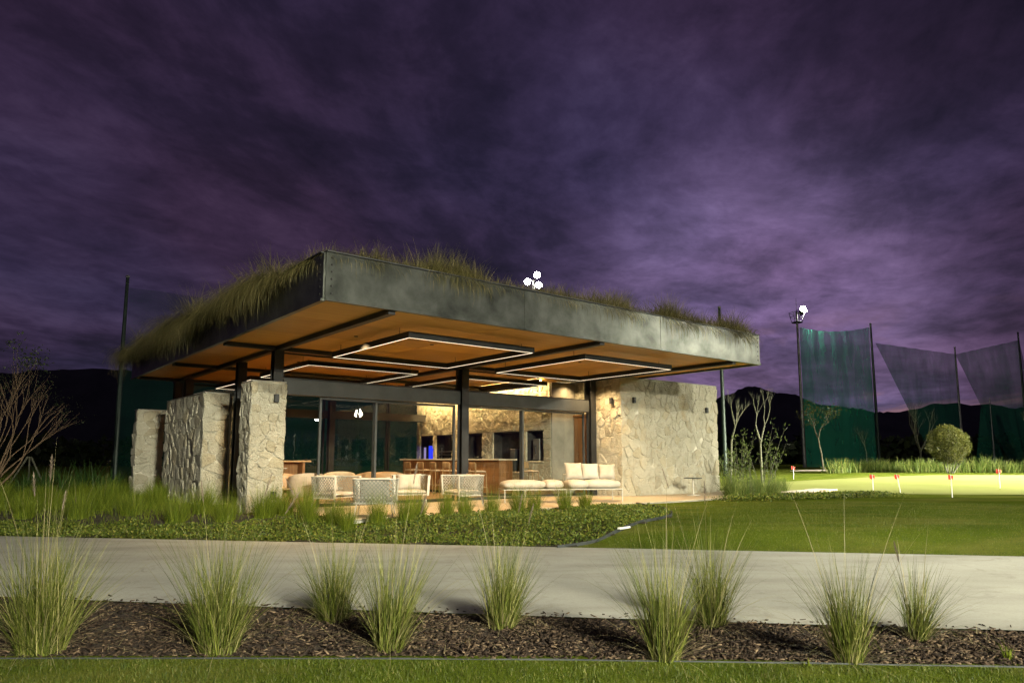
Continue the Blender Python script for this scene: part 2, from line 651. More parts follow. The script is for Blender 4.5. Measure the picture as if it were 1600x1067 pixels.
def ground_mats():
    # mown lawn
    m, nt, b = new_mat('lawn')
    setin(b, rough=1.0, spec=0.0)
    n1 = noise_node(nt, .55, 6, .6, .3)
    n2 = noise_node(nt, 38, 4, .7, sc=(1, 1, 1))
    r = ramp(nt, [(.32, (.062, .092, .010)), (.52, (.090, .120, .014)), (.72, (.125, .145, .024))])
    nt.links.new(n1, r.inputs[0])
    r2 = ramp(nt, [(.3, (.62, .62, .62)), (.7, (1.3, 1.3, 1.3))])
    nt.links.new(n2, r2.inputs[0])
    c = mixc(nt, 1.0, r.outputs[0], r2.outputs[0], 'MULTIPLY')
    n3 = noise_node(nt, .9, 4, .6, .5, sc=(.35, 1.2, 1))
    r3 = ramp(nt, [(.48, (0, 0, 0)), (.68, (.75, .75, .75))])
    nt.links.new(n3, r3.inputs[0])
    c = mixc(nt, r3.outputs[0], c, (.150, .145, .038))
    nt.links.new(c, b.inputs['Base Color'])
    bump(nt, b, noise_node(nt, 60, 5, .7), .8, .03)
    M['lawn'] = m
    # putting green
    m, nt, b = new_mat('putting green turf')
    setin(b, rough=1.0, spec=0.0)
    n1 = noise_node(nt, .4, 5, .55)
    r = ramp(nt, [(.3, (.185, .205, .066)), (.7, (.225, .240, .086))])
    nt.links.new(n1, r.inputs[0])
    nt.links.new(r.outputs[0], b.inputs['Base Color'])
    bump(nt, b, noise_node(nt, 90, 3, .6), .3, .01)
    M['green'] = m
    # broomed concrete
    m, nt, b = new_mat('concrete path')
    setin(b, rough=.95, spec=.1)
    n1 = noise_node(nt, .8, 8, .6, .4, sc=(.55, 1.6, 1))
    n2 = noise_node(nt, 55, 5, .6)
    r = ramp(nt, [(.30, (.300, .292, .250)), (.5, (.375, .368, .320)), (.72, (.430, .424, .372))])
    nt.links.new(n1, r.inputs[0])
    r2 = ramp(nt, [(.3, (.90,) * 3), (.7, (1.08,) * 3)])
    nt.links.new(n2, r2.inputs[0])
    c = mixc(nt, 1.0, r.outputs[0], r2.outputs[0], 'MULTIPLY')
    n3 = noise_node(nt, 2.2, 6, .7, 1.0)
    r3 = ramp(nt, [(.54, (0, 0, 0)), (.74, (.6, .6, .6))])
    nt.links.new(n3, r3.inputs[0])
    c = mixc(nt, r3.outputs[0], c, (.20, .185, .145))
    nt.links.new(c, b.inputs['Base Color'])
    bump(nt, b, noise_node(nt, 40, 5, .7, sc=(.2, 1.6, 1)), .25, .006)
    M['path'] = m
    M['mulch'] = var_mat('mulch soil', (.018, .011, .007), (.055, .036, .023), 14, .95, bump_s=.9, bump_scale=45, bdist=.04)
    M['bed'] = var_mat('planting soil', (.022, .016, .009), (.055, .045, .026), 9, .95, bump_s=.8, bump_scale=30, bdist=.04)


ground_mats()


# ------------------------------------------------------------------ terrain
def y_far(x):
    return 11.66 - .163 * x if -25 < x < 30 else 11.66 - .163 * max(-25, min(30, x))


def y_near(x):
    xx = max(-14, min(14, x))
    return 6.58 - .150 * xx + .003 * xx * xx


def y_mulch(x):
    xx = max(-9, min(9, x))
    return 5.20 - .03 * xx - .010 * xx * xx + (.004 * abs(xx) ** 3 * .25)


def sstep(a, b, t):
    t = max(0.0, min(1.0, (t - a) / (b - a)))
    return t * t * (3 - 2 * t)


def gz(x, y):
    d = y - y_far(x)
    z = .25 * sstep(.05, 1.9, d)
    # the practice green lies on a gentle swell
    z += .35 * sstep(9, 26, d) * sstep(8, 22, x)
    z += .04 * mnoise.noise(Vector((x * .15, y * .15, 3.1))) * sstep(1, 5, d)
    return z


def grid_sheet(name, xs, ys, zf, mat, dz=0.0):
    vs = [(x, y, zf(x, y) + dz) for y in ys for x in xs]
    n = len(xs)
    fs = [(j * n + i, j * n + i + 1, (j + 1) * n + i + 1, (j + 1) * n + i) for j in range(len(ys) - 1) for i in range(n - 1)]
    me = bpy.data.meshes.new(name)
    me.from_pydata(vs, [], fs)
    o = struct(name, me, mat)
    me.polygons.foreach_set('use_smooth', [True] * len(me.polygons))
    return o


def strip_sheet(name, xs, f0, f1, zf, mat, dz, n=6):
    """sheet between two curves y=f0(x) and y=f1(x)"""
    vs = []
    fs = []
    for x in xs:
        a, b = f0(x), f1(x)
        for k in range(n + 1):
            y = a + (b - a) * k / n
            vs.append((x, y, zf(x, y) + dz))
    for i in range(len(xs) - 1):
        for k in range(n):
            fs.append((i * (n + 1) + k, (i + 1) * (n + 1) + k, (i + 1) * (n + 1) + k + 1, i * (n + 1) + k + 1))
    me = bpy.data.meshes.new(name)
    me.from_pydata(vs, [], fs)
    return struct(name, me, mat)


def frange(a, b, s):
    n = int(round((b - a) / s))
    return [a + (b - a) * i / n for i in range(n + 1)]


gxs = [-1500, -700, -300, -150, -90] + frange(-60, -20, 2) + frange(-19, 20, .75) + frange(21, 80, 2) + [110, 160, 300, 700, 1500]
gys = [-1500, -600, -200, -80, -40, -20, -8, 0, 3, 4] + frange(4.5, 6.0, .1) + frange(6.5, 9.5, .75) + frange(9.75, 16, .25) + frange(16.5, 40, .75) + frange(42, 100, 4) + [120, 160, 300, 700, 2000]


def gz_sunk(x, y):
    # the sheet passes below the laid surfaces in front
    return gz(x, y) - (.05 if y_mulch(x) + .12 < y < y_far(x) - .12 and abs(x) < 28 else 0.0)


lawn = grid_sheet('lawn_ground', gxs, gys, gz_sunk, M['lawn'])
pxs = frange(-30, 30, .5)
path = strip_sheet('concrete_path', pxs, y_near, y_far, lambda x, y: 0.0, M['path'], .012)
mulch = strip_sheet('mulch_bed', pxs, lambda x: y_mulch(x), lambda x: y_near(x) + .05, lambda x, y: -.012 + .018 * mnoise.noise(Vector((x * 2, y * 2, 0))), M['mulch'], 0.0, 10)


# ---- filled polygon sheet on the terrain
def inside(poly, x, y):
    c = False
    n = len(poly)
    j = n - 1
    for i in range(n):
        xi, yi = poly[i]
        xj, yj = poly[j]
        if (yi > y) != (yj > y) and x < (xj - xi) * (y - yi) / (yj - yi) + xi:
            c = not c
        j = i
    return c


def fan_sheet(name, ctr, outline, mat, dz, rings=5):
    vs = [(ctr[0], ctr[1], gz(*ctr) + dz)]
    n = len(outline)
    for r in range(1, rings + 1):
        for (x, y) in outline:
            xx = ctr[0] + (x - ctr[0]) * r / rings
            yy = ctr[1] + (y - ctr[1]) * r / rings
            vs.append((xx, yy, gz(xx, yy) + dz))
    fs = [(0, 1 + i, 1 + (i + 1) % n) for i in range(n)]
    for r in range(rings - 1):
        for i in range(n):
            a = 1 + r * n
            fs.append((a + i, a + n + i, a + n + (i + 1) % n, a + (i + 1) % n))
    me = bpy.data.meshes.new(name)
    me.from_pydata(vs, [], fs)
    return struct(name, me, mat)


# planting bed between path and patio
BED = [(x, y_far(x) + .02) for x in frange(-24, .7, 1.0)]
BED += [(1.4, 11.95), (2.2, 12.9), (2.9, 13.9), (3.25, 14.6), (3.3, 15.4), (3.2, 16.6)]
BED += [(W(u, 1.68).x, W(u, 1.68).y) for u in (8.2, 6.5, 4.5, 2.5, 1.45)]
BED += [(W(1.45, 4.9).x, W(1.45, 4.9).y)]
BED += [(W(.1, 5).x, W(.1, 5).y), (W(.1, 9).x, W(.1, 9).y), (W(.1, 16).x, W(.1, 16).y), (-30, 30), (-34, 20)]


def bed_sheet():
    # dense grid clipped to the bed outline
    vs = []
    idx = {}
    fs = []
    s = .35
    for j in range(int(11 / s), int(31 / s)):
        for i in range(int(-34 / s), int(4 / s)):
            x, y = (i + .5) * s, (j + .5) * s
            if inside(BED, x, y) and y > y_far(x) + .15:
                q = []
                for (a, b) in ((i, j), (i + 1, j), (i + 1, j + 1), (i, j + 1)):
                    if (a, b) not in idx:
                        idx[a, b] = len(vs)
                        X, Y = a * s, b * s
                        vs.append((X, Y, gz(X, Y) + .02))
                    q.append(idx[a, b])
                fs.append(q)
    me = bpy.data.meshes.new('planting_bed')
    me.from_pydata(vs, [], fs)
    return struct('planting_bed', me, M['bed'])


bed_sheet()
green_out = []
for k in range(48):
    a = 2 * math.pi * k / 48
    rr = 1 + .10 * math.sin(2 * a + .6) + .06 * math.sin(3 * a)
    green_out.append((24.5 + 15.5 * rr * math.cos(a), 30.0 + 7.5 * rr * math.sin(a) + .10 * 15 * math.cos(a)))
fan_sheet('putting_green', (24.5, 30.0), green_out, M['green'], .02, 10)
fan_sheet('sand_bunker', (22.5, 50.0), [(22.5 + 3.0 * math.cos(a) * (1 + .2 * math.sin(2 * a)), 50 + 2.2 * math.sin(a)) for a in [2 * math.pi * k / 24 for k in range(24)]], M['sand'], .05, 3)


# ------------------------------------------------------------------ rubble stonework
def clip_half(poly, nx, ny, c):
    """keep the side nx*x+ny*y <= c"""
    out = []
    n = len(poly)
    for i in range(n):
        a, b = poly[i], poly[(i + 1) % n]
        da = nx * a[0] + ny * a[1] - c
        db = nx * b[0] + ny * b[1] - c
        if da <= 0:
            out.append(a)
        if (da < 0 < db) or (db < 0 < da):
            t = da / (da - db)
            out.append((a[0] + (b[0] - a[0]) * t, a[1] + (b[1] - a[1]) * t))
    return out


def stone_cells(Wd, Hd, sx, sy, rg, jit=.42):
    nx, ny = max(1, round(Wd / sx)), max(1, round(Hd / sy))
    sx, sy = Wd / nx, Hd / ny
    seeds = []
    for j in range(ny):
        for i in range(nx):
            q = rg.random()
            if q < .20 and nx > 2:
                continue
            off = (.5 if j % 2 else 0.0)
            x = ((i + .5 + off * .6 + rg.uniform(-jit, jit)) * sx) % Wd
            y = (j + .5 + rg.uniform(-jit, jit)) * sy
            seeds.append((x, y))
            if q > .84:
                seeds.append(((x + rg.choice((-.42, .42)) * sx) % Wd, y + rg.uniform(-.4, .4) * sy))
    cells = []
    for k, (px, py) in enumerate(seeds):
        poly = [(0, 0), (Wd, 0), (Wd, Hd), (0, Hd)]
        for m, (qx, qy) in enumerate(seeds):
            if m == k or abs(qx - px) > sx * 4 or abs(qy - py) > sy * 4:
                continue
            # distance measured in cell units, so that stones follow the chosen proportion
            ax, ay = (qx - px) / sx ** 2, (qy - py) / sy ** 2
            c = ((qx ** 2 - px ** 2) / sx ** 2 + (qy ** 2 - py ** 2) / sy ** 2) / 2
            poly = clip_half(poly, ax, ay, c)
            if len(poly) < 3:
                break
        if len(poly) >= 3:
            cells.append(poly)
    return cells


def stones(parent, origin, ax, ay, Wd, Hd, sx, sy, rg, depth=.034, joint=.004, mat=None):
    """one mesh for each stone; origin, ax, ay in the parent's frame, outward = ax x ay"""
    ax, ay = Vector(ax), Vector(ay)
    nrm = ax.cross(ay).normalized()
    origin = Vector(origin)
    for poly in stone_cells(Wd, Hd, sx, sy, rg):
        n = len(poly)
        cx = sum(p[0] for p in poly) / n
        cy = sum(p[1] for p in poly) / n
        size = max(max(p[0] for p in poly) - min(p[0] for p in poly), 1e-3)
        if size < .05 or max(p[1] for p in poly) - min(p[1] for p in poly) < .05:
            continue
        # round the corners a little: split long corners
        pts = []
        for i in range(n):
            a, b, c = poly[i - 1], poly[i], poly[(i + 1) % n]
            pts.append((b[0] + (a[0] - b[0]) * .14, b[1] + (a[1] - b[1]) * .14))
            pts.append((b[0] + (c[0] - b[0]) * .14, b[1] + (c[1] - b[1]) * .14))
        n = len(pts)
        d0 = depth * rg.uniform(.55, 1.25)
        tx, ty = rg.uniform(-.11, .11), rg.uniform(-.11, .11)

        def ring(k, dd, jit=0.0):
            o = []
            for p in pts:
                vx, vy = p[0] - cx, p[1] - cy
                L = math.hypot(vx, vy) + 1e-6
                f = max(.25, (L - k) / L)
                x, y = cx + vx * f + rg.uniform(-jit, jit), cy + vy * f + rg.uniform(-jit, jit)
                o.append(origin + ax * x + ay * y + nrm * (dd + (tx * vx + ty * vy) * (1 if dd > 0 else 0)))
            return o
        j = joint * rg.uniform(.6, 1.5)
        v = ring(j, -.01) + ring(j, d0 * .55) + ring(j + .022, d0 * rg.uniform(.95, 1.05), .006)
        v.append(origin + ax * cx + ay * cy + nrm * (d0 * rg.uniform(1.0, 1.25)))
        f = []
        for r in range(2):
            for i in range(n):
                f.append((r * n + i, r * n + (i + 1) % n, (r + 1) * n + (i + 1) % n, (r + 1) * n + i))
        for i in range(n):
            f.append((2 * n + i, 2 * n + (i + 1) % n, 3 * n))
        mb = MB().add(v, f)
        part('stone', mb, mat or M['stone'], parent)


# ------------------------------------------------------------------ pavilion
ZF = .30          # patio floor
ZS = 3.95         # soffit
ZT = 4.70         # top of the fascia
RU, RV = 12.38, 14.4
PAV = thing('pavilion', 'low stone and glass pavilion with a broad flat grass-topped roof', 'building', (OX, OY, 0), YAW)


def pavilion_roof():
    roof = part('roof', MB().box(.03, RU - .03, .03, RV - .03, ZS + .03, ZT - .14), M['black_steel'], PAV)
    part('roof_soil', MB().box(.05, RU - .05, .05, RV - .05, ZT - .139, ZT - .06), M['soil'], roof)
    # fascia sheets: three in front, four at each side, with a folded lower flange
    us = [0, 4.13, 8.26, RU]
    for a, b in zip(us[:-1], us[1:]):
        mb = MB().bbox(a + .004, b - .004, -.02, .03, ZS, ZT, .004)
        mb.box(a + .006, b - .006, -.045, .04, ZS - .045, ZS - .0005)
        part('fascia_panel', mb, M['steel'], roof)
        part('fascia_cap', MB().bbox(a + .003, b - .003, -.05, .09, ZT + .001, ZT + .028, .004), M['black_steel'], roof)
    vs = [0, 3.6, 7.2, 10.8, RV]
    for a, b in zip(vs[:-1], vs[1:]):
        for (x0, x1, w0, w1) in ((-.02, .03, -.045, .04), (RU - .03, RU + .02, RU - .04, RU + .045)):
            mb = MB().bbox(x0, x1, a + (.034 if a == 0 else .004), b - .004, ZS, ZT, .004)
            mb.box(w0, w1, a + (.045 if a == 0 else .006), b - .006, ZS - .045, ZS - .0005)
            part('fascia_panel', mb, M['steel'], roof)
            part('fascia_cap', MB().bbox(x0 - .03, x1 + .06, a + (.092 if a == 0 else .003), b - .003, ZT + .001, ZT + .028, .004), M['black_steel'], roof)
    part('fascia_panel', MB().bbox(0, RU, RV - .03, RV + .02, ZS, ZT, .004), M['steel'], roof)
    # bolts at the corners
    bm = MB().lathe([(.0, 0), (.019, 0), (.019, .010), (.012, .016), (0, .016)], 8).xf(Matrix.Rotation(R(90), 4, 'X')).mesh('bolt')
    bm.materials.append(M['bolt'])
    for u in (.10, RU - .10):
        for k in range(6):
            o = link('bolt', bm, None, roof)
            o.location = (u, -.021, ZS + .08 + k * .118)
    for k in range(6):
        o = link('bolt', bm, None, roof)
        o.location = (-.021, .14, ZS + .08 + k * .118)
        o.rotation_euler = (0, 0, R(-90))
    # soffit boards, panel by panel between the beams
    ub = [.05, 1.25, 3.85, 6.4, 8.85, 11.3, RU - .05]
    vb = [.05, 1.75, 3.45, 5.15, 7.3, 9.5, 11.7, RV - .05]
    for a, b in zip(ub[:-1], ub[1:]):
        for c, d in zip(vb[:-1], vb[1:]):
            part('soffit_panel', MB().bbox(a + .004, b - .004, c + .004, d - .004, ZS - .002, ZS + .024, .003), M['soffit'], roof)
    for u in (1.25, 6.4, 11.3):
        part('roof_beam', MB().bbox(u - .07, u + .07, .06, RV - .06, ZS - .10, ZS - .004, .006), M['black_steel'], roof)
    for v in (5.28, 9.6, 13.6):
        for a, b in ((.06, 1.175), (1.325, 6.325), (6.475, 11.225), (11.375, RU - .06)):
            part('roof_beam', MB().bbox(a, b, v - .07, v + .07, ZS - .095, ZS - .005, .006), M['black_steel'], roof)


pavilion_roof()


def columns():
    def hcol(u, v, z0, z1, s=.11):
        mb = MB()
        mb.box(u - s, u + s, v - s, v - s + .016, z0, z1)
        mb.box(u - s, u + s, v + s - .016, v + s, z0, z1)
        mb.box(u - .008, u + .008, v - s + .0165, v + s - .0165, z0, z1)
        return part('steel_column', mb, M['black_steel'], PAV)
    for (u, v, z0) in ((1.25, 5.28, 3.125), (6.4, 5.28, ZF), (11.3, 5.28, ZF), (1.25, 7.75, ZF), (1.25, 12.6, 3.125), (1.25, 13.9, ZF),
                       (6.4, 13.6, ZF), (11.3, 13.6, ZF)):
        hcol(u, v, z0 + .001, ZS - .105)


columns()


def block(name, u0, u1, v0, v1, z1, faces, seed, sx=.30, sy=.36, label=None, z0=-.05, parent=PAV, left_len=None):
    """mortar core with loose-laid stones on the faces that show"""
    g = .035
    core = part(name, MB().box(u0 + g, u1 - g, v0 + g, v1 - g, z0, z1), M['mortar'], parent)
    if label:
        core['label'] = label
    H = z1 - z0 - .01
    rg = random.Random(seed)
    for f in faces:
        if f == 'front':
            stones(core, (u0 + .005, v0 + g, z0), (1, 0, 0), (0, 0, 1), u1 - u0 - .01, H, sx, sy, rg)
        elif f == 'left':
            ve = v1 if left_len is None else v0 + left_len
            stones(core, (u0 + g, ve - .005, z0), (0, -1, 0), (0, 0, 1), ve - v0 - .01, H, sx, sy, rg)
        elif f == 'right':
            stones(core, (u1 - g, v0 + .005, z0), (0, 1, 0), (0, 0, 1), v1 - v0 - .01, H, sx, sy, rg)
    part('wall_cap', MB().bbox(u0 + .006, u1 - .006, v0 + .006, v1 - .006, z1 + .001, z1 + .022, .005), M['concrete_cap'], core)
    return core


block('stone_pier', .60, 1.39, 5.0, 5.68, 3.10, ('front', 'left', 'right'), 3, .19, .21, 'tall cream rubble stone pier at the front left corner')
block('stone_wall', .60, 1.33, 8.5, 12.4, 3.10, ('front', 'left', 'right'), 4, .30, .30, 'long cream stone side wall behind the front pier')
block('stone_wall', 11.5, 16.45, 4.2, 13.9, 3.92, ('front', 'left'), 12, .26, .31, 'big cream rubble stone wall right of the sofa', left_len=2.0)


def bar_wall():
    """inner stone wall behind the bar with four dark niches"""
    u = 10.4
    core = part('stone_wall', MB(), M['mortar'], PAV)
    core['label'] = 'warm lit stone wall with dark niches behind the bar'
    # niches as (v0, v1, z0, z1)
    nic = [(6.55, 7.40, 1.35, 2.33), (7.66, 9.20, 1.0, 2.33), (9.85, 10.80, 1.0, 2.33), (11.75, 12.85, 1.35, 2.33), (13.05, 14.0, 1.35, 2.33)]
    mb = MB()
    rg = random.Random(31)
    top = ZS - .11
    v0, v1 = 6.2, 14.3
    g = .035

    def wall_bit(a, b, za, zb, sx=.26, sy=.20):
        mb.box(u + g, u + .45, a, b, za, zb)
        stones(core, (u + g, b, za), (0, -1, 0), (0, 0, 1), b - a, zb - za, sx, sy, rg, .035)
    wall_bit(v0, v1, 2.331, top)
    e = v0
    for (a, b, z0, z1) in nic:
        wall_bit(e, a, ZF, 2.33)
        if z0 > ZF + .1:
            wall_bit(a + .001, b - .001, ZF, z0 - .06)
        e = b
    wall_bit(e, v1, ZF, 2.33)
    mb.box(u + .46, 11.47, v0 + .02, v1, ZF, top)
    core.data = mb.mesh('stone_wall')
    core.data.materials.append(M['mortar'])
    for k, (a, b, z0, z1) in enumerate(nic):
        n = MB()
        n.box(u + .40, u + .445, a + .002, b - .002, z0, z1 - .002)
        n.box(u + .06, u + .40, a + .002, a + .03, z0, z1 - .002)
        n.box(u + .06, u + .40, b - .03, b - .002, z0, z1 - .002)
        n.box(u + .06, u + .40, a + .031, b - .031, z1 - .03, z1 - .002)
        part('niche', n, M['dark_niche'], core)
        part('niche_sill', MB().bbox(u - .03, u + .44, a + .004, b - .004, z0 - .055, z0 - .002, .008), M['counter'], core)
    # plaster end of the wall facing the terrace
    part('wall_end', MB().bbox(u + .04, 11.46, 6.165, 6.215, ZF, top - .002, .004), M['render_grey'], core)
    # panel door in the side wall
    d = part('wooden_door', MB().bbox(11.36, 11.41, 5.50, 6.12, ZF + .01, 2.75, .006), M['bar_wood'], PAV)
    part('door_handle', MB().tube([(11.355, 5.62, 1.3), (11.325, 5.62, 1.3), (11.325, 5.76, 1.3)], .011, 6), M['bolt'], d)
    part('door_frame', MB().bbox(11.345, 11.43, 5.44, 5.495, ZF + .01, 2.82, .006).bbox(11.345, 11.43, 5.496, 6.15, 2.755, 2.82, .006), M['bar_wood'], d)
    # light cove over the bar wall
    part('light_cove', MB().bbox(10.02, 10.08, 6.3, 14.2, ZS - .19, ZS - .01, .006), M['black_steel'], core)


bar_wall()


def glazing():
    v = 5.40
    def frame(u0, u1, z0, z1, t=.055, vv=v, dpt=.05):
        mb = MB()
        mb.box(u0, u0 + t, vv - dpt, vv + dpt, z0, z1)
        mb.box(u1 - t, u1, vv - dpt, vv + dpt, z0, z1)
        mb.box(u0 + t + .0005, u1 - t - .0005, vv - dpt, vv + dpt, z0, z0 + t * 1.3)
        mb.box(u0 + t + .0005, u1 - t - .0005, vv - dpt, vv + dpt, z1 - t, z1)
        return mb
    # head beam (transom) in front of the doors
    for a, b in ((1.40, 6.28), (6.52, 11.18)):
        part('transom_beam', MB().bbox(a, b, v - .16, v + .04, 2.87, 3.22, .006), M['grey_steel'], PAV)
    # sliding doors
    for (a, b, off, lab) in ((2.34, 3.86, 0, 'leftmost glass sliding door leaf of the front'), (3.80, 6.26, .06, None), (6.54, 8.62, 0, None),
                             (8.56, 11.17, .06, None)):
        d = part('sliding_door', frame(a, b, ZF + .004, 2.862, .055, v + off * 1.3, .028), M['grey_steel'], PAV)
        part('pane', MB().box(a + .056, b - .056, v + off * 1.3 - .006, v + off * 1.3 + .006, ZF + .077, 2.805), M['glass'], d)
        if lab:
            d['label'] = lab
    # open gap next to the pier is closed by a second leaf parked behind
    # clerestory above the beam
    for a, b in ((1.40, 6.28), (6.52, 11.18)):
        c = part('clerestory_window', frame(a, b, 3.222, ZS - .102, .035, v, .02), M['black_steel'], PAV)
        part('pane', MB().box(a + .036, b - .036, v - .005, v + .005, 3.27, ZS - .138), M['glass'], c)
    # side glazing between pier and side wall, and the dark rear glazing
    s = part('side_window', MB().box(1.22, 1.28, 5.70, 5.75, ZF, 3.10).box(1.22, 1.28, 8.44, 8.49, ZF, 3.10).box(1.22, 1.28, 5.7505, 8.4395, 3.04, 3.10), M['black_steel'], PAV)
    part('pane', MB().box(1.245, 1.255, 5.751, 8.439, ZF + .02, 3.039), M['glass'], s)
    for a, b in ((1.40, 3.9), (3.95, 6.28), (6.52, 8.85), (8.9, 11.18)):
        d = part('rear_window', frame(a, b, ZF + .004, ZS - .106, .06, 13.9, .03), M['black_steel'], PAV)
        part('pane', MB().box(a + .061, b - .061, 13.895, 13.905, ZF + .085, ZS - .17), M['glass'], d)
    for a, b in ((1.40, 6.28), (6.52, 11.18)):
        part('transom_beam', MB().bbox(a, b, 13.6, 13.82, 2.87, 3.15, .006), M['black_steel'], PAV)


glazing()


# ------------------------------------------------------------------ patio floor: slabs on a base
def patio():
    base = struct('patio', MB().box(1.5, 17.3, 1.95, 14.3, -.10, ZF - .031).mesh('patio'), M['concrete_cap'])
    base.location = (OX, OY, 0)
    base.rotation_euler = (0, 0, YAW)
    share = {}
    v = 1.90
    while v < 5.3:
        u = 1.45
        while u < 17.2:
            u1 = min(u + 1.18, 17.35)
            k = (round(u1 - u, 2))
            if k not in share:
                me = MB().bbox(.004, u1 - u - .004, .004, .868, 0, .03, .004).mesh('floor_slab')
                me.materials.append(M['floor'])
                share[k] = me
            o = link('floor_slab', share[k], None, base)
            o.location = (u, v, ZF - .03 + rnd.uniform(-.001, .001))
            u = u1
        v += .872
    part('inner_floor', MB().box(1.5, 11.5, 5.405, 14.25, ZF - .0135, ZF), M['inner_floor'], base)
    for (a, b, c, d, r) in ((17.45, 18.6, 2.0, 2.9, .03), (18.75, 19.8, 2.1, 2.95, -.05), (19.95, 20.9, 2.3, 3.1, .08)):
        o = tag(link('stepping_slab', MB().bbox(-(b - a) / 2, (b - a) / 2, -(d - c) / 2, (d - c) / 2, -.06, .05, .01).mesh('stepping_slab'), M['floor']),
                {17.45: 'flat stepping slab touching the right end of the patio', 18.75: 'second stepping slab from the patio in the shrub bed',
                 19.95: 'stepping slab farthest from the patio by the lawn'}[a], 'slab', 'stepping slabs right of the patio')
        p = W((a + b) / 2, (c + d) / 2)
        o.location = (p.x, p.y, gz(p.x, p.y) + .03)
        o.rotation_euler = (0, 0, YAW + r)


patio()

# low garden wall behind the building
gw = thing('garden_wall', 'short free-standing stone wall beyond the left side of the pavilion', 'wall', W(.34, 15.0), YAW)
block('wall_body', 0, .85, 0, .5, 3.0, ('front', 'left'), 8, .34, .30, None, -.05, gw)


# ------------------------------------------------------------------ square light frames under the soffit
def light_frame(u0, v0, label, su=3.15, sv=3.4, z=3.70):
    t = thing('pendant_light', label, 'light', W(u0 + su / 2, v0 + sv / 2, z), YAW, 'square light frames under the roof')
    a, b = su / 2, sv / 2
    w = .06
    c = MB()
    c.box(-a, a, -b, -b + w, 0, .12).box(-a, a, b - w, b, 0, .12)
    c.box(-a, -a + w, -b + w + .0005, b - w - .0005, 0, .12).box(a - w, a, -b + w + .0005, b - w - .0005, 0, .12)
    part('casing', c, M['black_steel'], t)
    e = .018
    i = (w - e) / 2
    for m in (MB().box(-a + i, a - i, -b + i, -b + w - i, -.004, -.001), MB().box(-a + i, a - i, b - w + i, b - i, -.004, -.001),
              MB().box(-a + i, -a + w - i, -b + w, b - w, -.004, -.001), MB().box(a - w + i, a - i, -b + w, b - w, -.004, -.001)):
        part('led_strip', m, M['led'], t)
    for sx in (-1, 1):
        for sy in (-1, 1):
            x, y = sx * (a - .03), sy * (b - .4)
            part('hanger', MB().tube([(x, y, .121), (x, y, ZS - z - .004)], .006, 5), M['black_steel'], t)


light_frame(2.2, 1.1, 'square light frame under the front overhang, left of the middle column')
light_frame(6.85, 1.05, 'square light frame under the front overhang, right of the middle column')
light_frame(2.3, 6.05, 'square light frame just inside the glass on the left')
light_frame(7.0, 6.05, 'square light frame just inside the glass above the bar')
light_frame(2.3, 10.2, 'rear square light frame deep inside on the left')
light_frame(6.9, 10.2, 'rear square light frame deep inside near the bar wall', 2.9)

# wall washer strip in the cove over the bar wall
ww = tag(link('wall_washer', MB().box(10.10, 10.16, 6.35, 14.1, ZS - .06, ZS - .04).mesh('wall_washer'), M['washer']),
         'warm light strip along the top of the stone bar wall', 'light')
ww.location = (OX, OY, 0)
ww.rotation_euler = (0, 0, YAW)


def downlight(u, v, label, power=760, size=125):
    t = thing('downlight', label, 'light', W(u, v, ZS - .003), YAW, 'recessed downlights in the soffit')
    part('trim_ring', MB().lathe([(.028, -.002), (.045, -.002), (.045, -.012), (.040, -.016), (.028, -.012)], 14), M['black_steel'], t)
    part('reflector', MB().lathe([(0, -.001), (.028, -.001), (.028, -.003), (0, -.003)], 12), M['dark_niche'], t)
    ld = bpy.data.lights.new('down_beam', 'SPOT')
    ld.energy = power
    ld.color = (1.0, .67, .33)
    ld.spot_size = R(size)
    ld.spot_blend = .8
    ld.shadow_soft_size = .03
    lo = bpy.data.objects.new('down_beam', ld)
    COL.objects.link(lo)
    lo.parent = t
    lo.location = (0, 0, -.05)


for (u, v, lab) in ((2.0, 2.9, 'recessed soffit downlight left of the front light frame'), (3.8, 2.8, 'recessed soffit downlight inside the left front light frame'),
                    (6.1, 2.9, 'recessed soffit downlight between the two front light frames'), (8.4, 2.8, 'recessed soffit downlight inside the right front light frame'),
                    (10.7, 3.0, 'recessed soffit downlight near the warm lit stone return'), (10.85, 4.7, 'recessed soffit downlight over the end of the sofa'),
                    (2.6, 7.4, 'recessed downlight inside above the armchairs'), (5.0, 7.6, 'recessed downlight inside, left of the bar stools'),
                    (7.6, 7.6, 'recessed downlight inside above the bar stools'), (11.0, 5.85, 'added recessed downlight inside, brightening the wall end by the wooden door'),  # lamp by the door is added to brighten the dark wall end
                    (5.2, 11.6, 'recessed downlight deep inside the room'), (8.0, 11.6, 'recessed downlight deep inside near the far end of the bar')):
    downlight(u, v, lab, 160 if u == 11.0 else (420 if v < 5.4 else 620))


def wall_light(p, rz, label):
    t = thing('wall_light', label, 'light', p, rz, 'small black wall lights on the stone')
    part('body', MB().bbox(-.05, .05, -.085, 0, -.09, .09, .006), M['black_steel'], t)
    part('lens', MB().box(-.035, .035, -.07, -.015, .0905, .094), M['steel_kitchen'], t)


wall_light(W(1.14, 4.99, 2.74), YAW, 'small black wall light high on the left stone pier')
wall_light(W(1.16, 4.99, .62), YAW, 'small black wall light low on the left stone pier')
wall_light(W(12.05, 4.19, 3.22), YAW, 'small black wall light at the left end of the big stone wall')
wall_light(W(15.75, 4.19, 3.06), YAW, 'small black wall light at the right end of the big stone wall')
wall_light(W(11.49, 4.55, 3.19), YAW - R(90), 'small black wall light on the warm lit stone beside the glass')


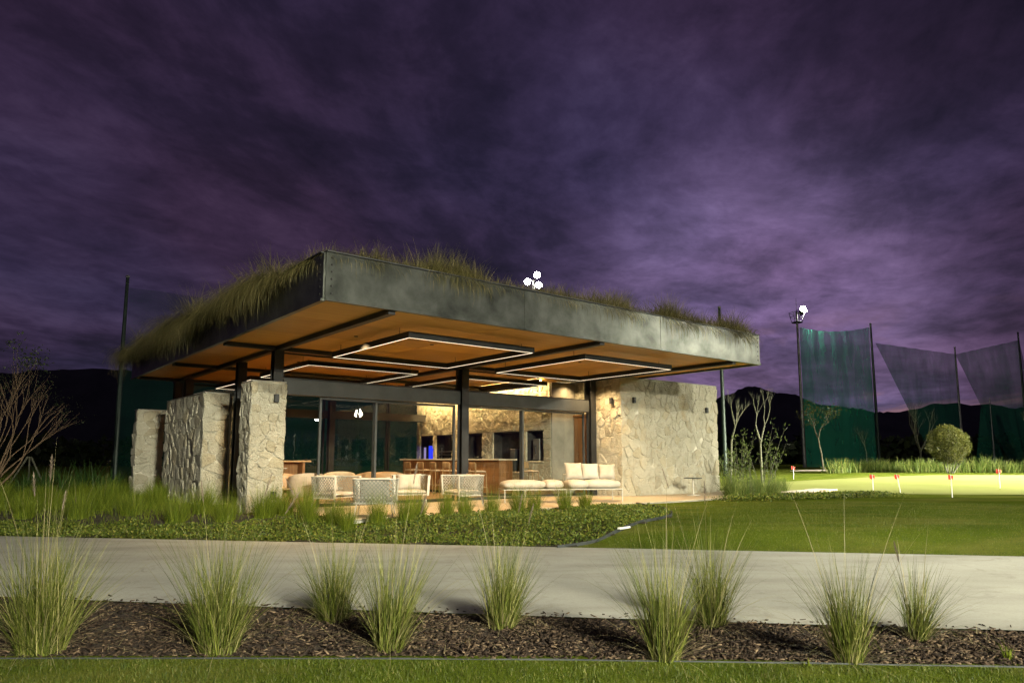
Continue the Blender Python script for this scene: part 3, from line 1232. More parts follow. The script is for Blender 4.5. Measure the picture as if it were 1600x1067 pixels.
# ------------------------------------------------------------------ terrace furniture
def u_path(w, d, r, n=6):
    """plan of a wrap-around back: front of left arm, back, front of right arm (front is -y)"""
    pts = [(-w / 2, -d / 2)]
    for k in range(n + 1):
        a = math.pi - math.pi / 2 * k / n
        pts.append((-w / 2 + r + r * math.cos(a), d / 2 - r + r * math.sin(a)))
    for k in range(n + 1):
        a = math.pi / 2 - math.pi / 2 * k / n
        pts.append((w / 2 - r + r * math.cos(a), d / 2 - r + r * math.sin(a)))
    pts.append((w / 2, -d / 2))
    return pts


def along(pts, s):
    """point at arc length fraction s"""
    L = [0]
    for a, b in zip(pts[:-1], pts[1:]):
        L.append(L[-1] + math.hypot(b[0] - a[0], b[1] - a[1]))
    t = s * L[-1]
    for i in range(len(pts) - 1):
        if t <= L[i + 1] + 1e-9:
            f = (t - L[i]) / max(1e-9, L[i + 1] - L[i])
            return (pts[i][0] + (pts[i + 1][0] - pts[i][0]) * f, pts[i][1] + (pts[i + 1][1] - pts[i][1]) * f)
    return pts[-1]


def make_lounge_chair(label, loc, rz):
    t = thing('lounge_chair', label, 'chair', loc, rz, 'woven lounge chairs on the patio')
    w, d = .80, .70
    P = u_path(w, d, .10)
    z0, z1 = .25, .72

    def pt(s, h):
        x, y = along(P, s)
        k = 1 + .07 * h          # flares outwards towards the rim
        return Vector((x * k, y * k, z0 + (z1 - z0) * h))
    mb = MB()
    NS = 30
    for dr in (1, -1):
        for i in range(-8, NS + 8):
            s0 = i / NS
            seg = []
            for k in range(9):
                h = k / 8
                s = s0 + dr * h * .20
                if 0 <= s <= 1:
                    seg.append((s, h))
            for (sa, ha), (sb, hb) in zip(seg[:-1], seg[1:]):
                e = .0060
                a, b, c, q = pt(max(0, sa - e), ha), pt(min(1, sa + e), ha), pt(min(1, sb + e), hb), pt(max(0, sb - e), hb)
                mb.add([a, b, c, q], [(0, 1, 2, 3)])
    for i in range(2):
        h = .02 + i * .94
        for k in range(40):
            a, b = k / 40, (k + 1) / 40
            mb.add([pt(a, h - .012), pt(b, h - .012), pt(b, h + .012), pt(a, h + .012)], [(0, 1, 2, 3)])
    part('woven_back', mb, M['rope'], t)
    part('rim', MB().tube([pt(k / 30, 1.0) for k in range(31)], .014, 6), M['white_paint'], t, True)
    part('rim', MB().tube([pt(k / 30, 0.0) for k in range(31)], .012, 6), M['white_paint'], t, True)
    for s in (0, 1):
        a, b = pt(s, 0), pt(s, 1)
        x = a.x
        sg = -1 if s == 0 else 1
        part('arm_panel', MB().add([a + Vector((-sg * .045, -.012, 0)), a + Vector((sg * .012, -.012, 0)), b + Vector((sg * .012, -.012, 0)), b + Vector((-sg * .045, -.012, 0)),
                                    a + Vector((-sg * .045, .012, 0)), a + Vector((sg * .012, .012, 0)), b + Vector((sg * .012, .012, 0)), b + Vector((-sg * .045, .012, 0))],
                                   [(0, 1, 2, 3), (7, 6, 5, 4), (0, 4, 5, 1), (1, 5, 6, 2), (2, 6, 7, 3), (3, 7, 4, 0)]), M['white_paint'], t)
    part('seat_frame', MB().bbox(-.36, .36, -.36, .30, .26, .285, .008), M['white_paint'], t)
    part('seat_cushion', MB().cushion(0, -.03, .335, .72, .68, .11, 7), M['cushion'], t, True)
    bc = MB().pillow(.60, .40, .18).xf(Matrix.Translation((0, .22, .56)) @ Matrix.Rotation(R(-14), 4, 'X'))
    part('back_cushion', bc, M['cushion_grey'], t, True)
    for sx in (-1, 1):
        for sy in (-1, 1):
            part('leg', MB().tube([(sx * .33, sy * .30, .262), (sx * .37, sy * .34, .0)], [.014, .011], 6), M['white_paint'], t)
    return t


def place(proto, label, loc, rz):
    o = copy_tree(proto)
    o.location = loc
    o.rotation_euler = (0, 0, rz)
    o['label'] = label
    return o


ch = make_lounge_chair('white woven lounge chair seen from behind, nearest the grass tufts', (-2.72, 14.25, ZF), R(8))
ch.rotation_euler = (0, 0, R(180 + 6))
place(ch, 'white woven lounge chair turned to the right, beside the leftmost glass door', (-3.98, 16.05, ZF), R(62))
place(ch, 'white woven lounge chair facing the camera in front of the glass', W(4.35, 4.55, ZF), R(14))
place(ch, 'white woven lounge chair turned to the left, before the middle column', W(5.35, 3.75, ZF), R(-55))


def sofa():
    t = thing('sectional_sofa', 'long ivory cushioned sectional sofa on thin white legs', 'sofa', (1.32, 18.9, ZF), R(11))
    # local x along the sofa, front is -y
    for (x0, x1, y0, y1) in ((-1.62, .02, -.42, .42), (.12, 1.55, -.38, .42)):
        fr = MB()
        fr.tube([(x0, y0, .33), (x1, y0, .33), (x1, y1, .33), (x0, y1, .33), (x0, y0, .33)], .016, 6)
        f = part('seat_frame', fr, M['white_paint'], t)
        for x in (x0 + .01, x1 - .01) + (((x0 + x1) / 2 - .28,) if x0 < -1 else ()):
            for y in (y0 + .01, y1 - .01):
                part('leg', MB().tube([(x, y, .325), (x, y, 0)], .014, 6), M['white_paint'], t)
        part('stretcher', MB().tube([(x0 + .02, y1 - .01, .12), (x1 - .02, y1 - .01, .12)], .009, 5), M['white_paint'], t)
        part('slat_deck', MB().bbox(x0 + .02, x1 - .02, y0 + .02, y1 - .02, .325, .34, .004), M['white_paint'], t)
    for (cx, w) in ((-1.06, 1.14), (-.28, .50), (.38, .56), (1.06, .98)):
        part('seat_cushion', MB().cushion(cx, 0 if cx < .1 else .02, .45, w * 1.02, .86 if cx < .1 else .84, .25, 5), M['cushion'], t, True)
    # back rest rail
    part('back_rail', MB().tube([(.16, .40, .34), (.16, .46, .70), (1.52, .46, .70), (1.52, .40, .34)], .014, 6), M['white_paint'], t)
    for (x, y, s, tz, m, tilt) in ((.40, .24, .46, 6, 'cushion_grey', -20), (.86, .26, .44, -4, 'cushion', -18), (1.33, .26, .42, -16, 'cushion_grey', -24)):
        mtx = Matrix.Translation((x, y, .56 + s / 2)) @ Matrix.Rotation(R(tz), 4, 'Z') @ Matrix.Rotation(R(tilt), 4, 'X')
        part('throw_pillow', MB().pillow(s * 1.08, s * 1.02, .20).xf(mtx), M[m], t, True)


sofa()


def pedestal(loc):
    t = thing('pedestal_table', 'slim white pedestal table standing before the big stone wall', 'table', loc, YAW)
    part('table_top', MB().lathe([(0, .52), (.27, .52), (.28, .53), (.27, .545), (0, .545)], 20), M['grey_steel'], t)
    part('post', MB().tube([(0, 0, .03), (0, 0, .52)], .028, 10), M['white_paint'], t)
    part('base', MB().lathe([(0, 0), (.20, 0), (.21, .012), (.19, .028), (.03, .04), (0, .04)], 20), M['white_paint'], t)


pedestal(W(13.6, 3.2, ZF))


# ------------------------------------------------------------------ inside: bar, stools, armchairs
def bar():
    t = thing('bar_counter', 'long wooden bar counter running back along the lit stone wall', 'counter', W(8.9, 9.4, ZF), YAW)
    part('counter_top', MB().bbox(-.36, .36, -2.95, 2.95, 1.07, 1.12, .008), M['counter'], t)
    n = 22
    L = 5.7
    for k in range(n):
        y0 = -L / 2 + L * k / n
        part('panel', MB().bbox(-.27, -.245, y0 + .004, y0 + L / n - .004, .08, 1.068, .004), M['bar_wood'], t)
    for k in range(2):
        part('panel', MB().bbox(-.244 + k * .245, -.003 + k * .245, -2.86, -2.84, .08, 1.068, .004), M['bar_wood'], t)
    part('carcass', MB().box(-.243, .24, -2.835, 2.84, .0, 1.066), M['dark_niche'], t)


bar()


def make_stool(label, loc, rz):
    t = thing('bar_stool', label, 'stool', loc, rz, 'bar stools lined up at the counter')
    part('seat', MB().cushion(0, 0, .74, .42, .40, .07, 6), M['taupe'], t, True)
    part('backrest', MB().cushion(0, 0, 0, .42, .20, .045, 7).xf(Matrix.Translation((0, .19, .92)) @ Matrix.Rotation(R(86), 4, 'X')), M['oak'], t, True)
    for sx in (-1, 1):
        for sy in (-1, 1):
            top = .98 if sy > 0 else .72
            part('leg', MB().tube([(sx * .18, sy * .17, top), (sx * .21, sy * .20, 0)], .017, 6), M['oak'], t)
    part('footrest', MB().tube([(-.2, -.19, .28), (.2, -.19, .28), (.2, .19, .28), (-.2, .19, .28), (-.2, -.19, .28)], .010, 5), M['oak'], t)
    return t


st = make_stool('bar stool nearest the glass at the counter', W(8.1, 6.9, ZF), YAW + R(80))
for k, lab in enumerate(('second bar stool from the glass at the counter', 'third bar stool from the glass at the counter', 'fourth bar stool from the glass at the counter',
                         'fifth bar stool from the glass at the counter', 'sixth bar stool from the glass, farthest along the counter')):
    place(st, lab, W(8.12 + rnd.uniform(-.05, .05), 7.65 + .78 * k, ZF), YAW + R(90 + rnd.uniform(-12, 12)))
place(st, 'bar stool standing apart near the end of the counter', W(9.75, 6.4, ZF), YAW + R(20))


def make_armchair(label, loc, rz, mat):
    t = thing('armchair', label, 'chair', loc, rz, 'round-backed armchairs inside')
    P = u_path(.76, .70, .30, 10)
    mb = MB()
    N, K = 36, 5
    vs = []
    for side in (0, 1):
        for i in range(N + 1):
            s = i / N
            x, y = along(P, s)
            rim = .50 + .28 * math.sin(math.pi * s) ** .8
            for k in range(K + 1):
                h = k / K
                f = (1 + .10 * h) * (1.0 if side == 0 else .84)
                vs.append((x * f, y * f, .22 + (rim - .22) * h))
    S = (N + 1) * (K + 1)
    fs = []
    for i in range(N):
        for k in range(K):
            a = i * (K + 1) + k
            fs.append((a, a + K + 1, a + K + 2, a + 1))
            fs.append((S + a + 1, S + a + K + 2, S + a + K + 1, S + a))
        a = i * (K + 1) + K
        fs.append((a, a + K + 1, S + a + K + 1, S + a))
        a = i * (K + 1)
        fs.append((a + K + 1, a, S + a, S + a + K + 1))
    for i in (0, N):
        for k in range(K):
            a = i * (K + 1) + k
            fs.append((a, a + 1, S + a + 1, S + a))
    mb.add(vs, fs)
    part('shell', mb, mat, t, True)
    part('seat_cushion', MB().cushion(0, -.04, .36, .64, .62, .17, 4.5), mat, t, True)
    for sx in (-1, 1):
        for sy in (-1, 1):
            part('leg', MB().tube([(sx * .22, sy * .2, .27), (sx * .28, sy * .27, 0)], [.018, .011], 6), M['oak'], t)
    return t


ac = make_armchair('tan leather armchair beside the stone pier inside the glass', W(1.95, 6.7, ZF), YAW + R(150), M['leather'])
at = make_armchair('taupe armchair turned away, just behind the leftmost glass door', W(2.35, 6.05, ZF), YAW + R(170), M['taupe'])
place(at, 'wide taupe armchair inside, left of the door stile', W(3.75, 7.2, ZF), YAW + R(-30))
place(ac, 'tan armchair inside behind the woven chair seen from the back', W(4.15, 6.9, ZF), YAW + R(-140))
place(ac, 'tan armchair inside, right of the door stile', W(4.95, 6.75, ZF), YAW + R(150))


def high_table():
    t = thing('high_table', 'high wooden table behind the armchairs deep inside', 'table', W(3.3, 10.3, ZF), YAW)
    part('table_top', MB().bbox(-.8, .8, -.45, .45, 1.02, 1.07, .01), M['oak'], t)
    for sx in (-1, 1):
        part('leg', MB().bbox(sx * .6 - .04, sx * .6 + .04, -.38, .38, 0, 1.018, .006), M['bar_wood'], t)
    part('panel', MB().bbox(-.555, .555, -.02, .02, .5, 1.017, .005), M['bar_wood'], t)
    l = thing('low_table', 'low round wooden table with a flower vase by the stone pier', 'table', W(1.72, 6.05, ZF), YAW)
    part('table_top', MB().lathe([(0, .40), (.32, .40), (.33, .415), (.32, .43), (0, .43)], 20), M['oak'], l)
    part('stem', MB().tube([(0, 0, .02), (0, 0, .40)], .035, 8), M['oak'], l)
    part('base', MB().lathe([(0, 0), (.2, 0), (.2, .02), (0, .02)], 18), M['oak'], l)
    v = thing('flower_vase', 'small vase of white flowers beside the stone pier', 'vase', W(1.72, 6.05, ZF + .431), YAW)
    part('vase', MB().lathe([(0, 0), (.05, 0), (.075, .08), (.055, .17), (.035, .2), (.03, .2), (0, .19)], 14), M['ceramic'], v, True)
    rg = random.Random(5)
    for k in range(9):
        a = rg.uniform(0, 6.28)
        r = rg.uniform(.02, .14)
        top = (r * math.cos(a), r * math.sin(a), rg.uniform(.32, .46))
        s = part('stem', MB().tube([(0, 0, .15), (top[0] * .4, top[1] * .4, .28), top], .004, 4), M['strap'], v)
        fl = MB()
        for q in range(6):
            b = q * math.pi / 3
            c = Vector(top)
            fl.add([c, c + Vector((math.cos(b - .4) * .03, math.sin(b - .4) * .03, .018)), c + Vector((math.cos(b) * .055, math.sin(b) * .055, .02)),
                    c + Vector((math.cos(b + .4) * .03, math.sin(b + .4) * .03, .018))], [(0, 1, 2, 3)])
        part('flower', fl, M['petal'], v)


high_table()


# glowing bar sign and kit in the niches
def niche_kit():
    t = thing('bar_sign', 'small glowing blue sign inside the far niche of the bar wall', 'sign', W(10.62, 13.45, 1.352), YAW)
    part('back_plate', MB().bbox(-.03, .03, -.20, .20, 0, .62, .006), M['black_steel'], t)
    part('lit_face', MB().bbox(-.04, -.031, -.17, .17, .06, .58, .02), M['screen'], t)
    t = thing('bar_sign', 'pale violet lit panel beside the blue sign in the bar wall', 'sign', W(10.60, 13.88, 1.352), YAW)
    part('back_plate', MB().bbox(-.02, .02, -.09, .09, 0, .55, .006), M['black_steel'], t)
    part('lit_face', MB().bbox(-.03, -.021, -.075, .075, .04, .52, .01), M['screen2'], t)
    t = thing('coffee_machine', 'pale steel coffee machine in the niche nearest the wall end', 'machine', W(10.66, 7.0, 1.352), YAW)
    part('body', MB().bbox(-.16, .16, -.17, .17, 0, .72, .02), M['steel_kitchen'], t)
    part('spout', MB().tube([(-.17, 0, .5), (-.20, 0, .5), (-.20, 0, .22)], .022, 8), M['black_steel'], t)
    part('drip_tray', MB().bbox(-.24, -.161, -.12, .12, .0, .05, .006), M['black_steel'], t)
    for (v, w, h, lab) in ((8.2, .3, .75, 'dark upright appliance in the wide middle niche'), (10.3, .26, .5, 'squat dark appliance in the niche behind the stools')):
        t = thing('appliance', lab, 'appliance', W(10.64, v, 1.0), YAW)
        part('body', MB().bbox(-.15, .15, -w / 2, w / 2, 0, h, .02), M['black_steel'], t)
        part('door', MB().bbox(-.165, -.151, -w / 2 + .03, w / 2 - .03, .06, h - .08, .006), M['grey_steel'], t)
    t = thing('grill_rack', 'steel grill rack inside a dark niche of the bar wall', 'rack', W(10.62, 12.3, 1.352), YAW)
    for k in range(3):
        part('shelf', MB().bbox(-.14, .14, -.42, .42, .10 + k * .12, .112 + k * .12, .003), M['steel_kitchen'], t)
    for sy in (-1, 1):
        part('upright', MB().bbox(-.012, .012, sy * .43 - .008, sy * .43 + .008, 0, .5, .003), M['steel_kitchen'], t)


niche_kit()


# ------------------------------------------------------------------ grass
def blades(base, az, length, lean, bend, width, S=4, rs=None):
    base = np.asarray(base, float)
    N = len(base)
    az, length, lean, bend, width = [np.broadcast_to(np.asarray(a, float), (N,)) for a in (az, length, lean, bend, width)]
    h = np.zeros(N)
    z = np.zeros(N)
    rs = rs or np.random.RandomState(1)
    tw = az + np.pi / 2 + rs.uniform(-.9, .9, N)
    wx, wy = np.cos(tw), np.sin(tw)
    V = np.zeros((N, S + 1, 2, 3))
    for k in range(S + 1):
        t = k / S
        if k > 0:
            ang = lean + bend * (k - .5) / S
            h = h + np.sin(ang) * length / S
            z = z + np.cos(ang) * length / S
        cx = base[:, 0] + np.cos(az) * h
        cy = base[:, 1] + np.sin(az) * h
        cz = base[:, 2] + z
        w = width * (1 - t ** 1.6 * .94) * .5
        for q, sg in ((0, -1), (1, 1)):
            V[:, k, q, 0] = cx + sg * wx * w
            V[:, k, q, 1] = cy + sg * wy * w
            V[:, k, q, 2] = cz
    V = V.reshape(-1, 3)
    i = np.arange(N)[:, None] * (S + 1) * 2 + (np.arange(S) * 2)[None, :]
    F = np.stack([i, i + 1, i + 3, i + 2], -1).reshape(-1, 4)
    return V, F


def join(parts):
    vs, fs, o = [], [], 0
    for v, f in parts:
        vs.append(v)
        fs.append(f + o)
        o += len(v)
    return np.concatenate(vs), np.concatenate(fs)


def clump(name, label, loc, h, spread, n, seed, mat, group, stalks=0, plumes=0, width=.0055, dry=0, lean_max=.62, cat='grass', bias=(0, 0), S=5):
    rs = np.random.RandomState(seed)
    t = thing(name, label, cat, loc, 0, group)
    r = np.sqrt(rs.uniform(0, 1, n)) * (.10 * spread / .35)
    a = rs.uniform(0, 2 * np.pi, n)
    base = np.stack([r * np.cos(a), r * np.sin(a), np.full(n, -.02)], 1)
    K = 4 + seed % 5
    ba = rs.uniform(0, 2 * np.pi, K)
    bl = rs.uniform(.05, lean_max * .75, K)
    bh = rs.uniform(.72, 1.12, K)
    q = rs.randint(0, K, n)
    vx = np.cos(ba[q]) * bl[q] + rs.normal(0, .13 + lean_max * .14, n) + np.cos(a) * r * .9 + bias[0] * .16
    vy = np.sin(ba[q]) * bl[q] + rs.normal(0, .13 + lean_max * .14, n) + np.sin(a) * r * .9 + bias[1] * .16
    az = np.arctan2(vy, vx)
    lean = np.minimum(np.hypot(vx, vy), 1.1) * .8
    L = h * bh[q] * rs.uniform(.45, 1.08, n)
    bend = rs.uniform(.05, 1.0, n) ** 1.4 * (.35 + 1.5 * lean) + (rs.rand(n) < .08) * rs.uniform(.6, 1.5, n)
    P = [blades(base, az, L, lean, bend, width * rs.uniform(.6, 1.2, n), S, rs)]
    link('blades', fastmesh('blades', *join(P)), mat, t)
    if dry:
        a = rs.uniform(0, 2 * np.pi, dry)
        base = np.stack([.08 * np.cos(a), .08 * np.sin(a), np.full(dry, .0)], 1)
        v, f = blades(base, a, h * rs.uniform(.25, .85, dry), rs.uniform(.45, 1.25, dry), rs.uniform(.4, 1.3, dry), .004, 5, rs)
        v[:, 2] = np.maximum(v[:, 2], .012)
        link('dry_blades', fastmesh('dry_blades', v, f), M['clump_dry'], t)
    if stalks:
        a = rs.uniform(0, 2 * np.pi, stalks)
        base = np.stack([.05 * np.cos(a), .05 * np.sin(a), np.zeros(stalks)], 1)
        Ls = h * rs.uniform(1.0, 1.5, stalks)
        ln = rs.uniform(.05, .28, stalks)
        bd = rs.uniform(.1, .45, stalks)
        azs = np.arctan2(np.sin(a) * .8 + bias[1], np.cos(a) * .8 + bias[0])
        v, f = blades(base, azs, Ls, ln, bd, .0060, 7, rs)
        link('stalks', fastmesh('stalks', v, f), M['clump_dry'], t)
        tips = v.reshape(stalks, 8, 2, 3).mean(2)
        for k in range(min(plumes, stalks)):
            p1, p0 = tips[k, 7], tips[k, 6]
            dr = (p1 - p0) / np.linalg.norm(p1 - p0)
            m = 150
            s = rs.uniform(0, 1, m)
            ln_ = .15 + .05 * rs.rand()
            b = p1 - dr * .03 + s[:, None] * dr * ln_
            wv = rs.normal(0, 1, (m, 3))
            wv /= np.linalg.norm(wv, axis=1)[:, None]
            el = .020 * np.sin(np.pi * np.clip(s * .9 + .08, 0, 1))[:, None]
            e1 = b + wv * el + dr * .022
            sd = np.cross(wv, dr) * .0016
            vv = np.stack([b - sd, b + sd, e1 + sd * .4, e1 - sd * .4], 1).reshape(-1, 3)
            link('plume', fastmesh('plume', vv, np.arange(m * 4).reshape(-1, 4)), M['plume'], t)
    return t


GF = 'feather grass clumps in the mulch bed'
spec = [
    (-3.47, 5.42, .86, .50, 620, 8, 3, (.35, 0), 'big leftmost feather grass clump in the mulch, with tall seed stalks'),
    (-2.17, 5.42, .80, .44, 560, 5, 3, (.2, 0), 'second feather grass clump from the left in the mulch'),
    (-1.56, 6.42, .64, .38, 430, 4, 1, (.1, 0), 'rounded feather grass clump at the path edge, third from the left'),
    (-.915, 5.50, .72, .34, 430, 6, 2, (.15, 0), 'feather grass clump just left of centre at the front of the mulch'),
    (-.085, 6.20, .66, .36, 430, 7, 3, (.2, .1), 'feather grass clump at the path edge near the centre'),
    (1.085, 5.22, .74, .34, 440, 5, 0, (0, 0), 'front clump of the pair of feather grasses right of centre'),
    (1.70, 6.25, .72, .36, 430, 7, 2, (.3, 0), 'rear clump of the pair of feather grasses, with dark seed plumes'),
    (2.36, 5.16, .72, .28, 360, 5, 0, (.15, 0), 'narrow feather grass clump at the front of the mulch on the right'),
    (3.20, 5.80, .52, .24, 240, 4, 1, (.3, 0), 'small rightmost feather grass clump beside the path'),
]
for k, (x, y, h, sp, n, stk, pl, bi, lab) in enumerate(spec):
    clump('feather_grass', lab, (x, y, -.01), h * 1.30, sp * 1.05, int(n * 1.4), 40 + k, M['clump'], GF, stk, pl, .0056, (120, 70, 90, 50, 110, 60, 95, 75, 40)[k], (.60, .42, .66, .38, .50, .44, .62, .36, .70)[k], 'grass clump', bi)
clump('weed_tuft', 'little bright green weed growing at the lower right in the mulch', (3.52, 5.22, 0), .17, .12, 26, 91, M['tuft'], None, 0, 0, .009, 0, .8, 'weed')
clump('weed_tuft', 'tiny weed at the edging below the narrow grass clump', (2.02, 5.05, 0), .10, .10, 16, 92, M['tuft'], None, 0, 0, .012, 0, .9, 'weed')

# bright tufts along the patio and in the bed on the left
GT = 'bright grass tufts in the planting bed'


def pix(x, y, z):
    """ground point seen at a given place in the view of the photograph"""
    p = R(7.337)
    a = (x - 800) / 1101.6
    b = (575.7 - y) / 1101.6
    r = Vector((a, math.cos(p) - b * math.sin(p), math.sin(p) + b * math.cos(p)))
    t = (z - 1.4) / r.z
    return Vector((r.x * t, r.y * t, z))


row = [(1.05, 4.4), (1.0, 3.8), (1.15, 3.2), (1.0, 2.6), (1.25, 2.1), (1.3, 1.6), (1.85, 1.5), (2.3, 1.25), (2.75, 1.6), (3.3, 1.4), (3.85, 1.55), (4.5, 1.5), (5.1, 1.35), (5.7, 1.55), (6.6, 1.5), (7.1, 1.35)]
ords = ['first', 'second', 'third', 'fourth', 'fifth', 'sixth', 'seventh', 'eighth', 'ninth', 'tenth', 'eleventh', 'twelfth', 'thirteenth', 'fourteenth', 'fifteenth', 'last']
for k, (x, y) in enumerate(row):
    p = W(x, y)
    p.z = gz(p.x, p.y) + .02
    clump('grass_tuft', ords[k] + ' bright grass tuft from the stone pier in the row along the patio edge', p, .60 + .22 * ((k * 7) % 5) / 4, .46, 480, 200 + k, M['tuft'], GT, 0, 0, .0055, 0, .45, 'grass tuft', S=4)
left = [(-5, 806), (38, 815), (80, 804), (122, 816), (160, 806), (205, 814), (240, 804), (275, 820), (318, 812), (352, 820), (378, 806), (412, 818)]
for k, (x, y) in enumerate(left):
    p = pix(x, y, .14)
    p.z = gz(p.x, p.y) + .02
    clump('grass_tuft', ords[k] + ' bright grass tuft from the left edge in the bed behind the path', p, .80 - .18 * ((k * 3) % 4) / 3, .62, 640, 230 + k, M['tuft'], GT, 2, 0, .0065, 0, .5, 'grass tuft', S=4)
mid = [(-60, 786), (0, 783), (60, 786), (120, 782), (185, 785), (250, 784), (300, 787), (345, 786)]
for k, (x, y) in enumerate(mid):
    p = pix(x, y, .2)
    p.z = gz(p.x, p.y) + .02
    clump('grass_tuft', ['dim grass tuft in the second row, just outside the left edge', 'dim grass tuft in the second row at the left edge'][min(k, 1)] if k < 2 else
          ords[k - 1] + ' dim grass tuft from the left edge in the second row of the bed', p, .72, .8, 480, 260 + k, M['tuft'], GT, 0, 0, .009, 0, .8, 'grass tuft', S=4)
# strap-leaved plants against the side wall
GS = 'dark strap-leaved plants along the side wall'
sp = []
for k in range(14):
    sp.append((20 + k * 27 + rnd.uniform(-8, 8), 768 + rnd.uniform(-5, 6)))
labs = ordl = ['leftmost', 'second', 'third', 'fourth', 'fifth', 'sixth', 'seventh', 'eighth', 'ninth', 'tenth', 'eleventh', 'twelfth', 'thirteenth', 'rightmost']
for k, (x, y) in enumerate(sp):
    p = pix(x, y, .25)
    p.z = gz(p.x, p.y)
    clump('strap_plant', ordl[k] + (' dark strap-leaved plant in the row along the side wall' if k in (0, 13) else ' dark strap-leaved plant from the left in the row along the side wall'),
          p, rnd.uniform(.95, 1.3), .7, 110, 300 + k, M['strap'], GS, 0, 0, .034, 0, .9, 'plant', S=4)


# ---- short turf in front, behind the camera edge of the bed
def turf():
    rs = np.random.RandomState(3)
    n = 42000
    x = rs.uniform(-4.6, 4.6, n)
    ym = np.array([y_mulch(a) for a in x])
    y = ym - .05 - rs.uniform(0, 1, n) ** 1.0 * 1.0
    keep = y > 4.15
    x, y = x[keep], y[keep]
    n = len(x)
    cl = np.array([mnoise.noise(Vector((a * 3, b * 3, 0))) for a, b in zip(x, y)])
    base = np.stack([x, y, np.full(n, -.004)], 1)
    v, f = blades(base, rs.uniform(0, 6.28, n), rs.uniform(.018, .042, n) * (1 + .6 * cl), rs.uniform(0, .7, n), rs.uniform(0, 1.1, n), rs.uniform(.002, .0045, n), 2, rs)
    o = link('turf_blades', fastmesh('turf_blades', v, f), M['turf'])
    tag(o, 'short turf in front of the mulch bed along the bottom', 'turf', None, 'stuff')
    # lawn beyond the path
    n = 90000
    x = rs.uniform(.5, 15, n)
    d = rs.uniform(0, 1, n) ** 1.7 * 9
    y = np.array([y_far(a) for a in x]) + .01 + d
    wx = (x - OX)
    wy = (y - OY)
    vv = -wx * SU + wy * CU
    keep = np.array([not inside(BED, a, b) for a, b in zip(x, y)]) & (vv < 1.7) & (np.abs(x / y) < .80)
    x, y = x[keep], y[keep]
    n = len(x)
    z = np.array([gz(a, b) for a, b in zip(x, y)])
    v, f = blades(np.stack([x, y, z - .003], 1), rs.uniform(0, 6.28, n), rs.uniform(.016, .034, n), rs.uniform(0, .6, n), rs.uniform(0, 1, n), rs.uniform(.004, .008, n), 1, rs)
    o = link('lawn_blades', fastmesh('lawn_blades', v, f), M['turf'])
    tag(o, 'short mown grass of the lawn right of the planting bed', 'lawn', None, 'stuff')


turf()


def bed_grass():
    rs = np.random.RandomState(77)
    n = 60000
    x = rs.uniform(-22, -2, n)
    y = rs.uniform(12, 26, n)
    u = (x - OX) * CU + (y - OY) * SU
    v = -(x - OX) * SU + (y - OY) * CU
    d = y - (11.66 - .163 * x)
    cl = np.array([mnoise.noise(Vector((a * .9, b * .9, 2))) for a, b in zip(x, y)])
    keep = ((u < .35) | ((u < 1.35) & (v < 4.8) & (v > 1.9))) & (d > 1.0 + .5 * cl) & (x / y > -.80) & (rs.uniform(-.6, .5, n) < cl + .15)
    x, y, cl = x[keep], y[keep], cl[keep]
    m = len(x)
    z = np.array([gz(a, b) for a, b in zip(x, y)]) + .01
    L = rs.uniform(.12, .42, m) * (1 + .5 * cl)
    vv, f = blades(np.stack([x, y, z], 1), rs.uniform(0, 6.28, m), L, rs.uniform(.05, .5, m), rs.uniform(.1, 1.1, m), rs.uniform(.006, .012, m), 3, rs)
    tag(link('bed_grass', fastmesh('bed_grass', vv, f), M['tuft']), 'soft green grass filling the planting bed left of the pavilion', 'grass', None, 'stuff')


bed_grass()


# ---- creeping ground cover
def leaves(pts, size, rs, tilt=.7, ratio=.6, n_dir=None):
    n = len(pts)
    d = rs.normal(0, 1, (n, 3))
    d[:, 2] = np.abs(d[:, 2]) * tilt + .05
    d /= np.linalg.norm(d, axis=1)[:, None]
    up = rs.normal(0, 1, (n, 3))
    s = np.cross(d, up)
    s /= np.linalg.norm(s, axis=1)[:, None]
    L = (size * rs.uniform(.6, 1.3, n))[:, None]
    a = pts
    b = pts + d * L * .5 + s * L * ratio * .5
    c = pts + d * L
    e = pts + d * L * .5 - s * L * ratio * .5
    V = np.stack([a, b, c, e], 1).reshape(-1, 3)
    return V, np.arange(n * 4).reshape(-1, 4)


